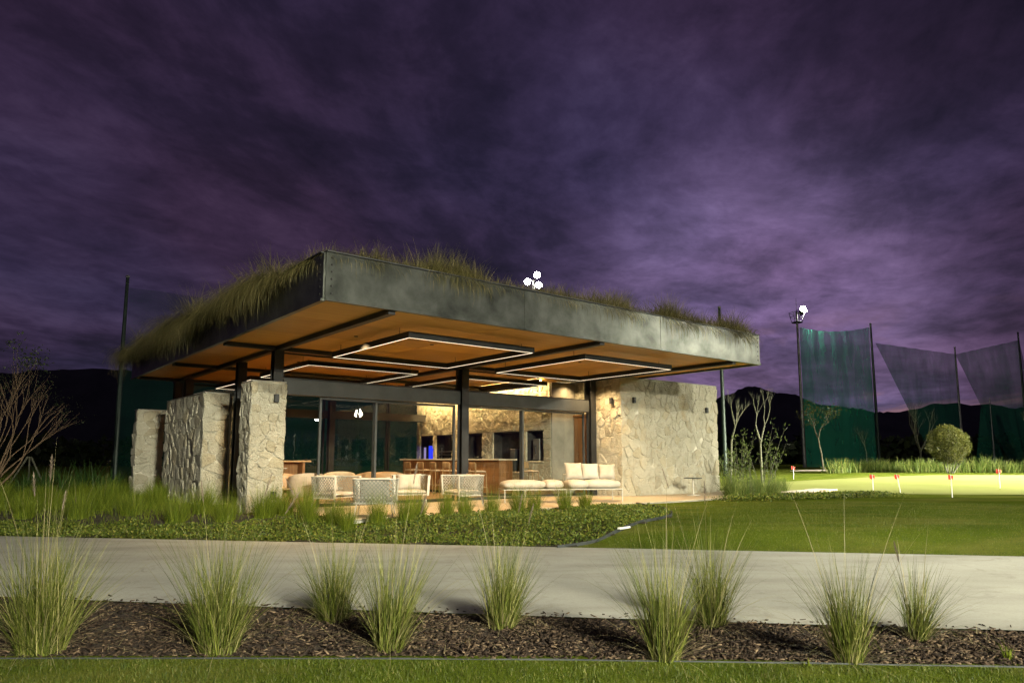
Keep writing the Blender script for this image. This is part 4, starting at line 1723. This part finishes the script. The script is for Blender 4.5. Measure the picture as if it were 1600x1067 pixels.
def ground_cover():
    rs = np.random.RandomState(11)
    pts = []
    while len(pts) < 70000:
        x = rs.uniform(-14, 3.5)
        y = rs.uniform(11, 17.5)
        if not inside(BED, x, y):
            continue
        d = y - y_far(x)
        lim = 1.0 + 2.6 * sstep(-6, .5, x)
        nn = mnoise.noise(Vector((x * 1.3, y * 1.3, 4)))
        if d > lim + nn * .5 and x < 1.2:
            continue
        u = (x - OX) * CU + (y - OY) * SU
        v = -(x - OX) * SU + (y - OY) * CU
        if (v > 1.6 and u > 1.4) or (v > 4.9 and u > .3):
            continue
        hz = .05 + .07 * (.5 + mnoise.noise(Vector((x * 2.2, y * 2.2, 9)))) + .04 * mnoise.noise(Vector((x * 7, y * 7, 1)))
        pts.append((x, y, gz(x, y) + rs.uniform(.1, 1.0) * max(.03, hz)))
    v, f = leaves(np.array(pts), .042, rs)
    tag(link('ground_cover', fastmesh('ground_cover', v, f), M['cover']), 'creeping leafy ground cover between path and patio', 'ground cover', None, 'stuff')
    # a second patch by the shrubs at the right of the patio
    pts = []
    for _ in range(9000):
        s = rs.uniform(0, 1)
        c = Vector((5.9, 20.2)).lerp(Vector((11.6, 22.4)), s)
        x = c.x + rs.normal(0, .3)
        y = c.y + rs.normal(0, .38)
        q = Vector((x - OX, y - OY))
        v = -q.x * SU + q.y * CU
        if v > 1.65:
            continue
        pts.append((x, y, gz(x, y) + rs.uniform(0, .14)))
    v, f = leaves(np.array(pts), .06, rs)
    tag(link('ground_cover', fastmesh('ground_cover', v, f), M['cover']), 'yellow-green ground cover strip at the right end of the patio', 'ground cover', None, 'stuff')


ground_cover()


def mulch_chips():
    rs = np.random.RandomState(21)
    n = 15000
    x = rs.uniform(-5.2, 5.2, n)
    a = np.array([y_mulch(q) for q in x])
    b = np.array([y_near(q) for q in x])
    y = a + .03 + (b - a - .02) * rs.uniform(0, 1, n)
    stray = rs.rand(n) < .012
    y = np.where(stray, b + np.abs(rs.normal(0, .10, n)), y)
    z = np.array([-.010 + .018 * mnoise.noise(Vector((p * 2, q * 2, 0))) for p, q in zip(x, y)]) + rs.uniform(0, .022, n)
    z = np.where(stray, .016, z)
    c = np.stack([x, y, z], 1)
    d = rs.normal(0, 1, (n, 3))
    d[:, 2] *= .30
    d /= np.linalg.norm(d, axis=1)[:, None]
    up = np.stack([rs.normal(0, .35, n), rs.normal(0, .35, n), np.ones(n)], 1)
    s = np.cross(d, up)
    s /= np.linalg.norm(s, axis=1)[:, None]
    u = np.cross(s, d)
    L = (rs.uniform(.008, .030, n) * (1 + (rs.rand(n) < .06) * .9))[:, None]
    w = rs.uniform(.004, .011, n)[:, None]
    h = rs.uniform(.0015, .004, n)[:, None]
    C = []
    for sx, sy, sz in ((-1, -1, -1), (1, -.7, -1), (1, .7, -1), (-1, 1, -1), (-1, -1, 1), (1, -.7, 1), (1, .7, 1), (-1, 1, 1)):
        C.append(c + d * L * sx + s * w * sy + u * h * sz)
    V = np.stack(C, 1).reshape(-1, 3)
    i = np.arange(n)[:, None] * 8
    F = np.concatenate([i + np.array(q)[None] for q in ((0, 3, 2, 1), (4, 5, 6, 7), (0, 1, 5, 4), (1, 2, 6, 5), (2, 3, 7, 6), (3, 0, 4, 7))])
    tag(link('mulch_chips', fastmesh('mulch_chips', V, F), M['chips']), 'dark brown bark chips covering the front planting strip', 'mulch', None, 'stuff')
    # fallen dry straw
    n = 420
    x = rs.uniform(-4.8, 4.8, n)
    y = np.array([y_mulch(q) for q in x]) + rs.uniform(.05, 1.2, n)
    keep = y < np.array([y_near(q) for q in x])
    x, y = x[keep], y[keep]
    n = len(x)
    v, f = blades(np.stack([x, y, np.full(n, .015)], 1), rs.uniform(0, 6.28, n), rs.uniform(.06, .28, n), rs.uniform(1.2, 1.5, n), rs.uniform(.0, .25, n), .0035, 4, rs)
    tag(link('dry_straw', fastmesh('dry_straw', v, f), M['clump_dry']), 'thin dry grass straw lying on the bark chips', 'straw', None, 'stuff')


mulch_chips()


# ---- edgings
def ribbon(name, pts, h, t, mat, label, cat, z=lambda x, y: 0.0):
    mb = MB()
    for a, b in zip(pts[:-1], pts[1:]):
        a, b = Vector((*a, 0)), Vector((*b, 0))
        d = (b - a).normalized()
        n = Vector((-d.y, d.x, 0)) * t / 2
        za, zb = z(a.x, a.y), z(b.x, b.y)
        vs = [a - n + Vector((0, 0, za - .05)), b - n + Vector((0, 0, zb - .05)), b + n + Vector((0, 0, zb - .05)), a + n + Vector((0, 0, za - .05)),
              a - n + Vector((0, 0, za + h)), b - n + Vector((0, 0, zb + h)), b + n + Vector((0, 0, zb + h)), a + n + Vector((0, 0, za + h))]
        mb.add(vs, [(0, 3, 2, 1), (4, 5, 6, 7), (0, 1, 5, 4), (1, 2, 6, 5), (2, 3, 7, 6), (3, 0, 4, 7)])
    return tag(link(name, mb.mesh(name), mat), label, cat)


ribbon('lawn_edging', [(x, y_mulch(x) - .01) for x in frange(-9, 9, .25)], .010, .006, M['edging'], 'grey lawn edging strip between the front turf and the mulch', 'edging', lambda x, y: .006 * mnoise.noise(Vector((x * 1.7, 0, 0))))
tip = [(.72, 11.45), (1.4, 11.95), (2.2, 12.9), (2.9, 13.9), (3.25, 14.6)]
tip2 = [(3.25, 14.6), (3.32, 15.4), (3.2, 16.4), (3.05, 17.6)]


def dense(pts, n=6):
    out = []
    for a, b in zip(pts[:-1], pts[1:]):
        for k in range(n):
            out.append((a[0] + (b[0] - a[0]) * k / n, a[1] + (b[1] - a[1]) * k / n))
    return out + [pts[-1]]


ribbon('bed_edging', dense(tip), .055, .012, M['edging'], 'grey edging strip round the front of the ground cover bed', 'edging', lambda x, y: gz(x, y) + .012 * mnoise.noise(Vector((x * 2, y * 2, 0))))
ribbon('bed_edging', dense(tip2), .10, .02, M['black_plastic'], 'black plastic edging standing up behind the ground cover bed', 'edging', lambda x, y: gz(x, y) + .05 * mnoise.noise(Vector((x * 1.4, y * 1.4, 2))))
wp = tag(link('white_marker', MB().bbox(-.17, .17, -.035, .035, 0, .035, .01).mesh('white_marker'), M['white_pvc']), 'small white plastic piece lying on the bed edging', 'marker')
wp.location = (1.95, 12.55, gz(1.95, 12.55) + .03)
wp.rotation_euler = (0, 0, R(48))


# ---- roof grass
def roof_grass():
    rs = np.random.RandomState(5)
    P = []

    def band(n, side, hmin, hmax, inset, over, wid=.012):
        if side == 'front':
            u = rs.uniform(.05, RU - .05, n)
            v = np.abs(rs.normal(0, inset, n)) + .09
            out = YAW - np.pi / 2
        else:
            v = rs.uniform(.5, RV - .1, n)
            u = np.abs(rs.normal(0, inset, n)) + .09
            out = YAW + np.pi
        cl = np.array([mnoise.noise(Vector((a * 1.1, b * 1.1, 7.7))) for a, b in zip(u, v)])
        keep = rs.uniform(-1.0, .22, n) < cl
        u, v, cl = u[keep], v[keep], cl[keep]
        m = len(u)
        base = np.stack([OX + u * CU - v * SU, OY + u * SU + v * CU, np.full(m, ZT - .06)], 1)
        az = rs.uniform(0, 2 * np.pi, m)
        hang = rs.uniform(0, 1, m) < over
        az = np.where(hang, out + rs.normal(0, .95, m) + .8 * cl, az)
        lean = np.where(hang, rs.uniform(.6, 1.25, m), rs.uniform(0, .55, m))
        bend = np.where(hang, rs.uniform(1.9, 2.6, m), rs.uniform(.3, 1.6, m))
        L = rs.uniform(hmin, hmax, m) * (.8 + .9 * np.clip(cl, -.3, .6)) * np.where(hang, 1.15, 1.0)
        P.append(blades(base, az, L, lean, bend, wid * rs.uniform(.5, 1.2, m), 6, rs))
    band(19000, 'front', .25, .72, .20, .42, .009)
    band(9000, 'front', .35, .80, .8, .0, .009)
    band(34000, 'left', .45, 1.10, .12, .88, .009)
    band(9000, 'left', .35, .75, .9, .1, .010)
    # scattered tall stems
    n = 260
    u = rs.uniform(.1, RU, n)
    v = rs.uniform(.1, 1.8, n)
    base = np.stack([OX + u * CU - v * SU, OY + u * SU + v * CU, np.full(n, ZT - .06)], 1)
    P.append(blades(base, rs.uniform(0, 6.28, n), rs.uniform(.3, .62, n), rs.uniform(0, .35, n), rs.uniform(.3, 1.6, n), .006, 7, rs))
    # right side
    n = 2600
    v = rs.uniform(.1, 6, n)
    u = RU - .1 - np.abs(rs.normal(0, .2, n))
    base = np.stack([OX + u * CU - v * SU, OY + u * SU + v * CU, np.full(n, ZT - .06)], 1)
    P.append(blades(base, YAW + rs.normal(0, .8, n), rs.uniform(.25, .6, n), rs.uniform(.1, .7, n), rs.uniform(.8, 2.1, n), .010, 6, rs))
    V, F = join(P)
    tag(link('roof_grass', fastmesh('roof_grass', V, F), M['roofgrass']), 'shaggy dry-green grass growing on the roof and hanging over its edges', 'roof grass', None, 'stuff')


roof_grass()


# ------------------------------------------------------------------ trees and shrubs
def grow(mb, p, d, L, r, depth, rg, tips, spread=.5, up=.12, n=5, split=(2, 3), shrink=.72, segs=4):
    pts = [p]
    rad = [r]
    q = Vector(p)
    d = Vector(d).normalized()
    for k in range(segs):
        d = (d + Vector((rg.gauss(0, .10), rg.gauss(0, .10), up * .4))).normalized()
        q = q + d * (L / segs)
        pts.append(q.copy())
        rad.append(r * (1 - .35 * (k + 1) / segs))
    mb.tube(pts, rad, n if r > .02 else 4, cap=False)
    if depth == 0:
        tips.append((q, d))
        return
    for k in range(rg.randint(*split)):
        ax = Vector((rg.gauss(0, 1), rg.gauss(0, 1), rg.gauss(0, .5)))
        nd = (d + ax.normalized() * spread * rg.uniform(.6, 1.3) + Vector((0, 0, up))).normalized()
        s = pts[-1] if k < 2 else pts[-2]
        grow(mb, s, nd, L * shrink * rg.uniform(.75, 1.15), rad[-1] * .78, depth - 1, rg, tips, spread, up, n, split, shrink, segs)


def tree(name, label, loc, H, trunk_h, r, depth, seed, bark, leaf=None, nleaf=0, lsize=.08, spread=.5, up=.15, cat='tree', group=None, stems=1, lspread=.25, lean=(0, 0), split=(2, 3)):
    rg = random.Random(seed)
    rs = np.random.RandomState(seed)
    t = thing(name, label, cat, loc, 0, group)
    tr = MB()
    br = MB()
    tips = []
    for s in range(stems):
        a = 2 * math.pi * s / max(1, stems) + rg.uniform(-.4, .4)
        k = .0 if stems == 1 else .35
        d = Vector((math.cos(a) * k + lean[0], math.sin(a) * k + lean[1], 1)).normalized()
        b = Vector((math.cos(a) * .06 * (stems > 1), math.sin(a) * .06 * (stems > 1), -.05))
        pts = [b]
        q = b.copy()
        for i in range(4):
            d = (d + Vector((rg.gauss(0, .05), rg.gauss(0, .05), .02))).normalized()
            q = q + d * trunk_h / 4
            pts.append(q.copy())
        tr.tube(pts, [r * (1 - .08 * i) for i in range(5)], 8, cap=False)
        for j in range(rg.randint(*split) if stems == 1 else 2):
            nd = (d + Vector((rg.gauss(0, 1), rg.gauss(0, 1), .2)).normalized() * spread).normalized()
            grow(br, q, nd, (H - trunk_h) * .42, r * .66, depth, rg, tips, spread, up, 6, split)
    part('trunk', tr, bark, t, True)
    part('branches', br, bark, t, True)
    if leaf and tips:
        T = np.array([tuple(p) for p, d in tips])
        i = rs.randint(0, len(T), nleaf)
        pts = T[i] + rs.normal(0, lspread, (nleaf, 3)) * np.array([1, 1, .6])
        link('crown', fastmesh('crown', *leaves(pts, lsize, rs, .6, .5)), leaf, t)
    return t


def at(x, D, z=None):
    """bearing of an image column at a given distance"""
    X = (x - 800) / 1101.6 * D
    return Vector((X, D, gz(X, D) if z is None else z))


GBT = 'bare trees on the far side of the lawn'
tree('bare_tree', 'pale bare tree growing close behind the right end of the stone wall', at(1136, 33), 3.9, 2.0, .055, 4, 1, M['bark'], spread=.42, group=GBT, lean=(.06, 0))
tree('bare_tree', 'pale forked bare tree behind the shrubs right of the stone wall', at(1186, 33), 4.0, 1.9, .060, 4, 6, M['bark'], spread=.42, group=GBT, lean=(-.04, 0))
tree('leafy_tree', 'slender tree with a thin olive crown beside the floodlight mast', at(1282, 52), 4.6, 2.4, .075, 3, 9, M['bark'], M['bushleaf'], 420, .13, .62, .02, group=None, lspread=.32, lean=(-.05, 0))
tree('bare_tree', 'thin bare tree in front of the tall green net', at(1350, 55), 3.2, 1.5, .045, 3, 12, M['bark'], spread=.40, group=GBT)
tree('bare_tree', 'bare forked tree between the two green nets', at(1432, 55), 4.6, 1.5, .085, 4, 17, M['bark'], spread=.52, group=GBT)
tree('bare_tree', 'bare tree cut by the right edge of the picture', at(1596, 50), 4.2, 1.6, .08, 4, 23, M['bark'], spread=.50, group=GBT)


def round_bush(loc):
    t = thing('round_bush', 'dense round clipped bush standing behind the practice green', 'bush', loc)
    rg = random.Random(2)
    rs = np.random.RandomState(2)
    mb = MB()
    tips = []
    for k in range(7):
        a = k * .9
        grow(mb, Vector((.12 * math.cos(a), .12 * math.sin(a), -.05)), Vector((math.cos(a) * .45, math.sin(a) * .45, 1)), .75, .035, 2, rg, tips, .45, .1, 5)
    part('trunk', mb, M['bark'], t, True)
    n = 16000
    d = rs.normal(0, 1, (n, 3))
    d /= np.linalg.norm(d, axis=1)[:, None]
    nz = np.array([mnoise.noise(Vector(q * 2.6)) for q in d.tolist()] if False else [mnoise.noise(Vector(q) * 2.6) for q in d.tolist()])
    r = (rs.uniform(.55, 1.0, n) ** .4) * (1 + .22 * nz)
    pts = d * r[:, None] * np.array([1.08, 1.08, 1.12]) + np.array([0, 0, 1.62])
    pts = pts[(pts[:, 2] > .42 + .35 * rs.rand(len(pts)))]
    link('crown', fastmesh('crown', *leaves(pts, .070, rs, .7, .55)), M['bushleaf'], t)


round_bush(at(1478, 41))


def twiggy_bush(loc):
    """large leafless shrub at the left edge"""
    t = thing('twiggy_shrub', 'big bare many-stemmed shrub at the left edge', 'shrub', loc)
    rg = random.Random(14)
    mb = MB()
    tips = []
    for k in range(15):
        a = rg.uniform(0, 6.28)
        l = rg.uniform(.15, .75)
        grow(mb, Vector((.25 * math.cos(a), .25 * math.sin(a), -.05)), Vector((math.cos(a) * l, math.sin(a) * l, 1)), 1.35, .034, 3, rg, tips, .36, .10, 5, (2, 3), .80, 4)
    part('branches', mb, M['bark_dark'], t, True)
    rs = np.random.RandomState(3)
    T = np.array([tuple(p) for p, d in tips])
    i = rs.randint(0, len(T), 2600)
    pts = T[i] + rs.normal(0, .14, (2600, 3))
    link('crown', fastmesh('crown', *leaves(pts, .05, rs, .6, .4)), M['darkleaf'], t)
    i = np.argsort(-T[:, 2] - T[:, 0] * .3)[:10]
    pts = T[i][rs.randint(0, 10, 260)] + rs.normal(0, .12, (260, 3))
    link('leaf_tuft', fastmesh('leaf_tuft', *leaves(pts, .09, rs, .6, .5)), M['darkleaf'], t)['kind'] = 'stuff'


twiggy_bush(Vector((-14.9, 19.8, gz(-14.9, 19.8))))
sk = thing('tree_stakes', 'thin wooden tripod of stakes behind the bare shrub', 'stakes', at(52, 27))
for a in (0, 2.1, 4.2):
    part('stake', MB().tube([(.75 * math.cos(a), .75 * math.sin(a), -.03), (.06 * math.cos(a), .06 * math.sin(a), 1.25)], .03, 6), M['bark'], sk)


# upright shrubs beside the right wall
def stem_shrub(label, loc, h, n, seed, spread=.25, leafn=260):
    rg = random.Random(seed)
    rs = np.random.RandomState(seed)
    t = thing('upright_shrub', label, 'shrub', loc, 0, 'upright shrubs right of the stone wall')
    mb = MB()
    P = []
    for k in range(n):
        a = rg.uniform(0, 6.28)
        q = Vector((.14 * math.cos(a), .14 * math.sin(a), -.03))
        d = Vector((math.cos(a) * spread, math.sin(a) * spread, 1)).normalized()
        pts = [q.copy()]
        L = h * rg.uniform(.6, 1.05)
        for i in range(6):
            d = (d + Vector((rg.gauss(0, .10), rg.gauss(0, .10), .05))).normalized()
            q = q + d * L / 6
            pts.append(q.copy())
            if i > 0:
                P += [tuple(q + Vector((rg.gauss(0, .05), rg.gauss(0, .05), rg.gauss(0, .08)))) for _ in range(leafn // (n * 5) + 1)]
        mb.tube(pts, [.013 * (1 - .12 * i) for i in range(7)], 5, cap=False)
    part('stems', mb, M['bark'], t)
    link('leaves', fastmesh('leaves', *leaves(np.array(P), .11, rs, 1.6, .30)), M['shrubleaf'], t)


for k, (x, D, h, n, lab) in enumerate((
        (1140, 23.3, 1.5, 8, 'leafy upright shrub touching the right end of the stone wall'),
        (1163, 24.2, 2.3, 6, 'tall leafy upright shrub, second from the stone wall'),
        (1186, 24.0, 2.6, 7, 'tallest twiggy upright shrub right of the stone wall'),
        (1204, 24.8, 1.9, 4, 'sparse upright shrub at the right end of the shrub bed'),
        (1150, 25.4, 1.7, 7, 'upright shrub at the back of the bed beside the stone wall'))):
    stem_shrub(lab, at(x, D), h, n, 60 + k, .16, 260 if n > 4 else 60)
for k, (x, D) in enumerate(((1138, 22.3), (1158, 22.8), (1180, 23.2), (1203, 23.6), (1172, 24.4), (1215, 24.6))):
    clump('shrub_grass', ('nearest', 'second', 'third', 'fourth', 'fifth', 'farthest')[k] + ' soft grass tussock from the stone wall in the shrub bed on the right',
          at(x, D), .85, .7, 420, 400 + k, M['reed'], 'grass tussocks right of the stone wall', 0, 0, .010, 0, .7, 'grass tussock', S=4)


# reeds behind the practice green
def reeds():
    rs = np.random.RandomState(31)
    n = 9000
    s = rs.uniform(0, 1, n)
    x = 19.5 + 36 * s + rs.normal(0, .3, n)
    y = 43.5 + 1.2 * np.sin(s * 9) + rs.normal(0, .45, n)
    cl = np.array([mnoise.noise(Vector((a * .6, b * .6, 0))) for a, b in zip(x, y)])
    z = np.array([gz(a, b) for a, b in zip(x, y)])
    v, f = blades(np.stack([x, y, z], 1), rs.uniform(0, 6.28, n), rs.uniform(.5, 1.0, n) * (1 + .5 * cl), rs.uniform(0, .4, n), rs.uniform(0, .9, n), .035, 3, rs)
    tag(link('reed_belt', fastmesh('reed_belt', v, f), M['reed']), 'belt of tall light green grass behind the practice green', 'reeds', None, 'stuff')


reeds()

# ------------------------------------------------------------------ practice green pins
for (x, y, s, lab) in ((1240, 745, .62, 'red practice flag farthest away, left of the others'), (1364, 760, .62, 'second red practice flag from the left on the green'),
                       (1406, 759, .60, 'tilted red practice flag in the middle of the green'), (1487, 764, .66, 'nearest red practice flag in front of the round bush'),
                       (1562, 757, .66, 'rightmost red practice flag on the green')):
    p = pix(x, y, .50)
    p.z = gz(p.x, p.y) + .02
    t = thing('practice_flag', lab, 'flag', p, rnd.uniform(-.4, .4), 'red flags on the practice green')
    if 'tilted' in lab:
        t.rotation_euler = (0, R(-8), 0)
    part('pin', MB().tube([(0, 0, -.02), (0, 0, s)], .015, 8), M['pin'], t)
    fl = MB()
    n = 5
    vs = []
    for i in range(n + 1):
        w = .02 * math.sin(i * 1.4)
        vs += [(-.09 + i * .036, w - .006, s - .15 + .02 * i * (i % 2)), (-.09 + i * .036, w - .006, s + .01 - .008 * i), (-.09 + i * .036, w + .006, s + .01 - .008 * i), (-.09 + i * .036, w + .006, s - .15 + .02 * i * (i % 2))]
    fs = []
    for i in range(n):
        a = i * 4
        for k in range(4):
            fs.append((a + k, a + (k + 1) % 4, a + 4 + (k + 1) % 4, a + 4 + k))
    fs += [(3, 2, 1, 0), (n * 4, n * 4 + 1, n * 4 + 2, n * 4 + 3)]
    part('flag', fl.add(vs, fs), M['red'], t)


# ------------------------------------------------------------------ poles, nets, floodlights
def net_pole(label, base, h, r, mat='pole', lean=(0, 0)):
    t = thing('net_pole', label, 'pole', base, 0, 'net poles')
    part('shaft', MB().tube([(0, 0, -.3), (lean[0] * h * .5, lean[1] * h * .5, h * .5), (lean[0] * h, lean[1] * h, h)], [r, r * .8, r * .55], 10), M[mat], t)
    part('top_cap', MB().lathe([(0, h), (r * .7, h), (r * .7, h + .08), (0, h + .14)], 10).xf(Matrix.Translation((lean[0] * h, lean[1] * h, 0))), M['galv'], t)
    return t


def net(label, corners, mat, sag=.04, nx=26, nz=14, seed=0, belly=.5):
    """net hung between four corners (bottom-left, bottom-right, top-right, top-left) with folds"""
    a, b, c, d = [Vector(p) for p in corners]
    vs = []
    for j in range(nz + 1):
        t = j / nz
        for i in range(nx + 1):
            s = i / nx
            p = a.lerp(b, s).lerp(d.lerp(c, s), t)
            p.z -= sag * (c - b).length * math.sin(math.pi * s) * t
            nrm = (b - a).cross(d - a).normalized()
            fold = .14 * math.sin(s * 40 + 2.5 * mnoise.noise(Vector((s * 5, t * 2, seed)))) * t ** 2
            p += nrm * (fold + belly * math.sin(math.pi * s) * math.sin(math.pi * t))
            vs.append(p)
    n = nx + 1
    fs = [(j * n + i, j * n + i + 1, (j + 1) * n + i + 1, (j + 1) * n + i) for j in range(nz) for i in range(nx)]
    o = part('safety_net', MB().add(vs, fs), mat, None, True)
    return tag(o, label, 'net', 'green safety nets')


LP = Vector((-22.35, 40.0, 0))
net_pole('tall dark pole at the left, beyond the garden wall', LP, 11.9, .16)
net_pole('tall net pole close behind the right end of the stone wall', at(1130, 45), 10.8, .15)
p1 = Vector((29.6, 72.0, .4))
p2 = Vector((37.2, 72.0, .4))
net_pole('right pole of the tall green net tower', p2, 14.9, .17)
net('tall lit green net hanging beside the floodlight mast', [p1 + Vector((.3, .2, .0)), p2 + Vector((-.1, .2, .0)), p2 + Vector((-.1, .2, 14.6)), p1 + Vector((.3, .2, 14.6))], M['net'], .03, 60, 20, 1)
q0, q1, q2 = at(1440, 105), at(1500, 105), at(1602, 98)
net_pole('grey net pole behind the round bush', q1, 17.5, .20, 'galv')
net_pole('net pole at the right edge of the picture', q2, 18.5, .20)
net_pole('short net post below the slack net on the right', at(1548, 96), 9.0, .10, 'galv')
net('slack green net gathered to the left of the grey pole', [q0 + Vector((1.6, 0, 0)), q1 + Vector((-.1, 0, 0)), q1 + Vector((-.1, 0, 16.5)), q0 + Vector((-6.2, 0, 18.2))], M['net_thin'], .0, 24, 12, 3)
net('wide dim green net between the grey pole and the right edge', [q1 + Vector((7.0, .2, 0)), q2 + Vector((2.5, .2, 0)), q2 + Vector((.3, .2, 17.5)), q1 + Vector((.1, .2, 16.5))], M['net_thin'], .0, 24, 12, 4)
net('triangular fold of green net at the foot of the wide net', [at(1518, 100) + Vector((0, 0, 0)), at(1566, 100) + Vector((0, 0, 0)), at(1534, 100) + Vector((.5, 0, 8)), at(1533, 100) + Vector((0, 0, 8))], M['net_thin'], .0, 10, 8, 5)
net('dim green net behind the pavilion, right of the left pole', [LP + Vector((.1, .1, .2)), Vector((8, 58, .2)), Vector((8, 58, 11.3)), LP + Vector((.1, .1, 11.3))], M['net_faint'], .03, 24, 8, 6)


def floodlight_mast(label, base, h, heads, target, power, size, blend=.6, spot_r=.35, col=(1.0, .96, .74), cage=True):
    t = thing('floodlight_mast', label, 'floodlight', base, 0, 'floodlight masts')
    part('shaft', MB().tube([(0, 0, -.3), (0, 0, h * .5), (0, 0, h)], [.17, .14, .10], 12), M['galv'], t)
    if cage:
        g = MB()
        for k in range(8):
            a = 2 * math.pi * k / 8
            b = 2 * math.pi * (k + 1) / 8
            for zz, r in ((0.0, .55), (.55, .72), (1.0, .80)):
                g.tube([(r * math.cos(a), r * math.sin(a), h - 1.2 + zz), (r * math.cos(b), r * math.sin(b), h - 1.2 + zz)], .022, 4)
            g.tube([(.55 * math.cos(a), .55 * math.sin(a), h - 1.2), (.80 * math.cos(a), .80 * math.sin(a), h - .2)], .022, 4)
        part('service_cage', g, M['black_steel'], t)
        part('cage_floor', MB().lathe([(0, h - 1.25), (.56, h - 1.25), (.56, h - 1.2), (0, h - 1.2)], 8), M['black_steel'], t)
        part('lightning_rod', MB().tube([(0, 0, h), (0, 0, h + 1.3)], .02, 5), M['galv'], t)
    for hi, (dx, dy, dz) in enumerate(heads):
        tg = Vector(target[hi] if isinstance(target, list) else target)
        c = Vector((dx, dy, h + dz))
        aim = (tg - (Vector(base) + c)).normalized()
        q = aim.to_track_quat('-Z', 'Y').to_matrix().to_4x4()
        m = Matrix.Translation(c) @ q
        hd = part('lamp_head', MB().lathe([(0, .26), (.16, .24), (.30, .02), (.31, .0), (.29, .0), (0, .012)], 14).xf(m), M['black_steel'], t)
        part('lamp_glass', MB().lathe([(0, -.012), (.27, -.012), (.27, -.004), (0, -.004)], 14).xf(m), M['lamp'], hd)
        part('bracket', MB().tube([(0, 0, c.z - .1), c + Vector((0, 0, -.05))], .03, 5), M['galv'], t)
        ld = bpy.data.lights.new('flood_beam', 'SPOT')
        ld.energy = power[hi] if isinstance(power, list) else power / len(heads)
        ld.color = col
        ld.spot_size = R(size[hi] if isinstance(size, list) else size)
        ld.spot_blend = blend
        ld.shadow_soft_size = spot_r
        lo = bpy.data.objects.new('flood_beam', ld)
        COL.objects.link(lo)
        lo.parent = t
        lo.matrix_local = Matrix.Translation(c + aim * .10) @ q
    return t


HD3 = ((-.45, 0, .1), (.45, 0, .1), (0, 0, .5))
# the mast in view on the right lights the practice green and the net beside it
floodlight_mast('floodlight mast with a service cage beside the tall green net', p1, 16.3, ((.55, -.3, .2), (.35, -.3, -.25), (.75, -.35, -.15)), [(27, 32, .5), (52, 96, 5), (37, 68.5, 5)], [120000, 24000, 150], [46, 80, 95], .9)
# lamps showing above the grass roof
floodlight_mast('floodlights shining just above the grass roof', Vector((1.9, 60, .2)), 16.7, ((-.55, 0, -.15), (.30, 0, .45), (.42, 0, -.45)), (5, 24, 1), 30000, 40, .8, cage=False)
# masts outside the view: they light the front and two of them are mirrored in the glass
floodlight_mast('floodlight mast standing behind the viewer, lighting the pavilion front', Vector((17, -23, 0)), 7.6, HD3, (0, 14, 1.2), 63000, 75, .6, .4)
floodlight_mast('floodlight mast right of the viewer, lighting path and lawn', Vector((10, -13, 0)), 9.5, HD3, [(-3, 9.0, 0), (3, 8, 0), (9.5, 11.5, 0)], [29000, 29000, 52000], [50, 50, 34], .9, .3)
floodlight_mast('floodlight mast at the right of the practice green', Vector((45, 19, 0)), 12.0, HD3 + ((.2, .1, .9),), [(22, 30, .4), (31, 32, .4), (9.5, 20.5, 3.9), (36, 74, 7)], [480000, 480000, 32000, 17000], [44, 58, 26, 40], .95, .25)  # unseen mast; extra heads added to brighten fascia end and tall net
floodlight_mast('left far floodlight mast mirrored in the glass', Vector((96.4, -28.2, 0)), 9.2, HD3, (2, 16, 2), 6000, 50, .6, .5)
floodlight_mast('right far floodlight mast mirrored in the glass', Vector((60, -11.7, 0)), 11.2, HD3, (2, 16, 2), 2500, 60, .6, .5)


# ------------------------------------------------------------------ far hills
def hills():
    mb = MB()
    pts = [(-700, 30), (-560, 60), (-420, 62), (-300, 50), (-240, 53), (-150, 44), (-60, 40), (40, 26), (100, 30), (124, 38), (136, 43), (152, 39), (185, 31), (215, 28),
           (250, 33), (300, 30), (380, 40), (480, 34), (640, 52), (760, 30)]
    prof = []
    for (x0, h0), (x1, h1) in zip(pts[:-1], pts[1:]):
        n = 14
        for k in range(n):
            t = k / n
            s = t * t * (3 - 2 * t)
            x = x0 + (x1 - x0) * t
            prof.append((x, h0 + (h1 - h0) * s + 1.6 * mnoise.noise(Vector((x * .09, 0, 0))) + .9 * mnoise.noise(Vector((x * .4, 4, 0)))))
    vs = []
    for x, h in prof:
        for (yy, f) in ((340, 0.0), (365, .45), (390, .85), (400, 1.0), (440, .7), (520, 0.0)):
            vs.append((x * (yy / 400), yy, h * f - 2 * (f == 0)))
    fs = []
    for i in range(len(prof) - 1):
        for k in range(5):
            fs.append((i * 6 + k, (i + 1) * 6 + k, (i + 1) * 6 + k + 1, i * 6 + k + 1))
    me = MB().add(vs, fs).mesh('hills')
    struct('hills', me, M['hill'])
    # dark tree belt at the foot of the hills
    rs = np.random.RandomState(8)
    n = 16000
    x = rs.uniform(-130, 190, n)
    y = rs.uniform(118, 128, n)
    hh = np.array([4.5 + 3.0 * mnoise.noise(Vector((a * .10, 0, 3))) + 1.6 * mnoise.noise(Vector((a * .4, 0, 5))) for a in x])
    z = rs.uniform(0, 1, n) ** .7 * hh
    v, f = leaves(np.stack([x, y, z], 1), 1.5, rs, .6, .7)
    tag(link('tree_belt', fastmesh('tree_belt', v, f), M['darkleaf']), 'dark belt of far trees at the foot of the hills', 'trees', None, 'stuff')


hills()
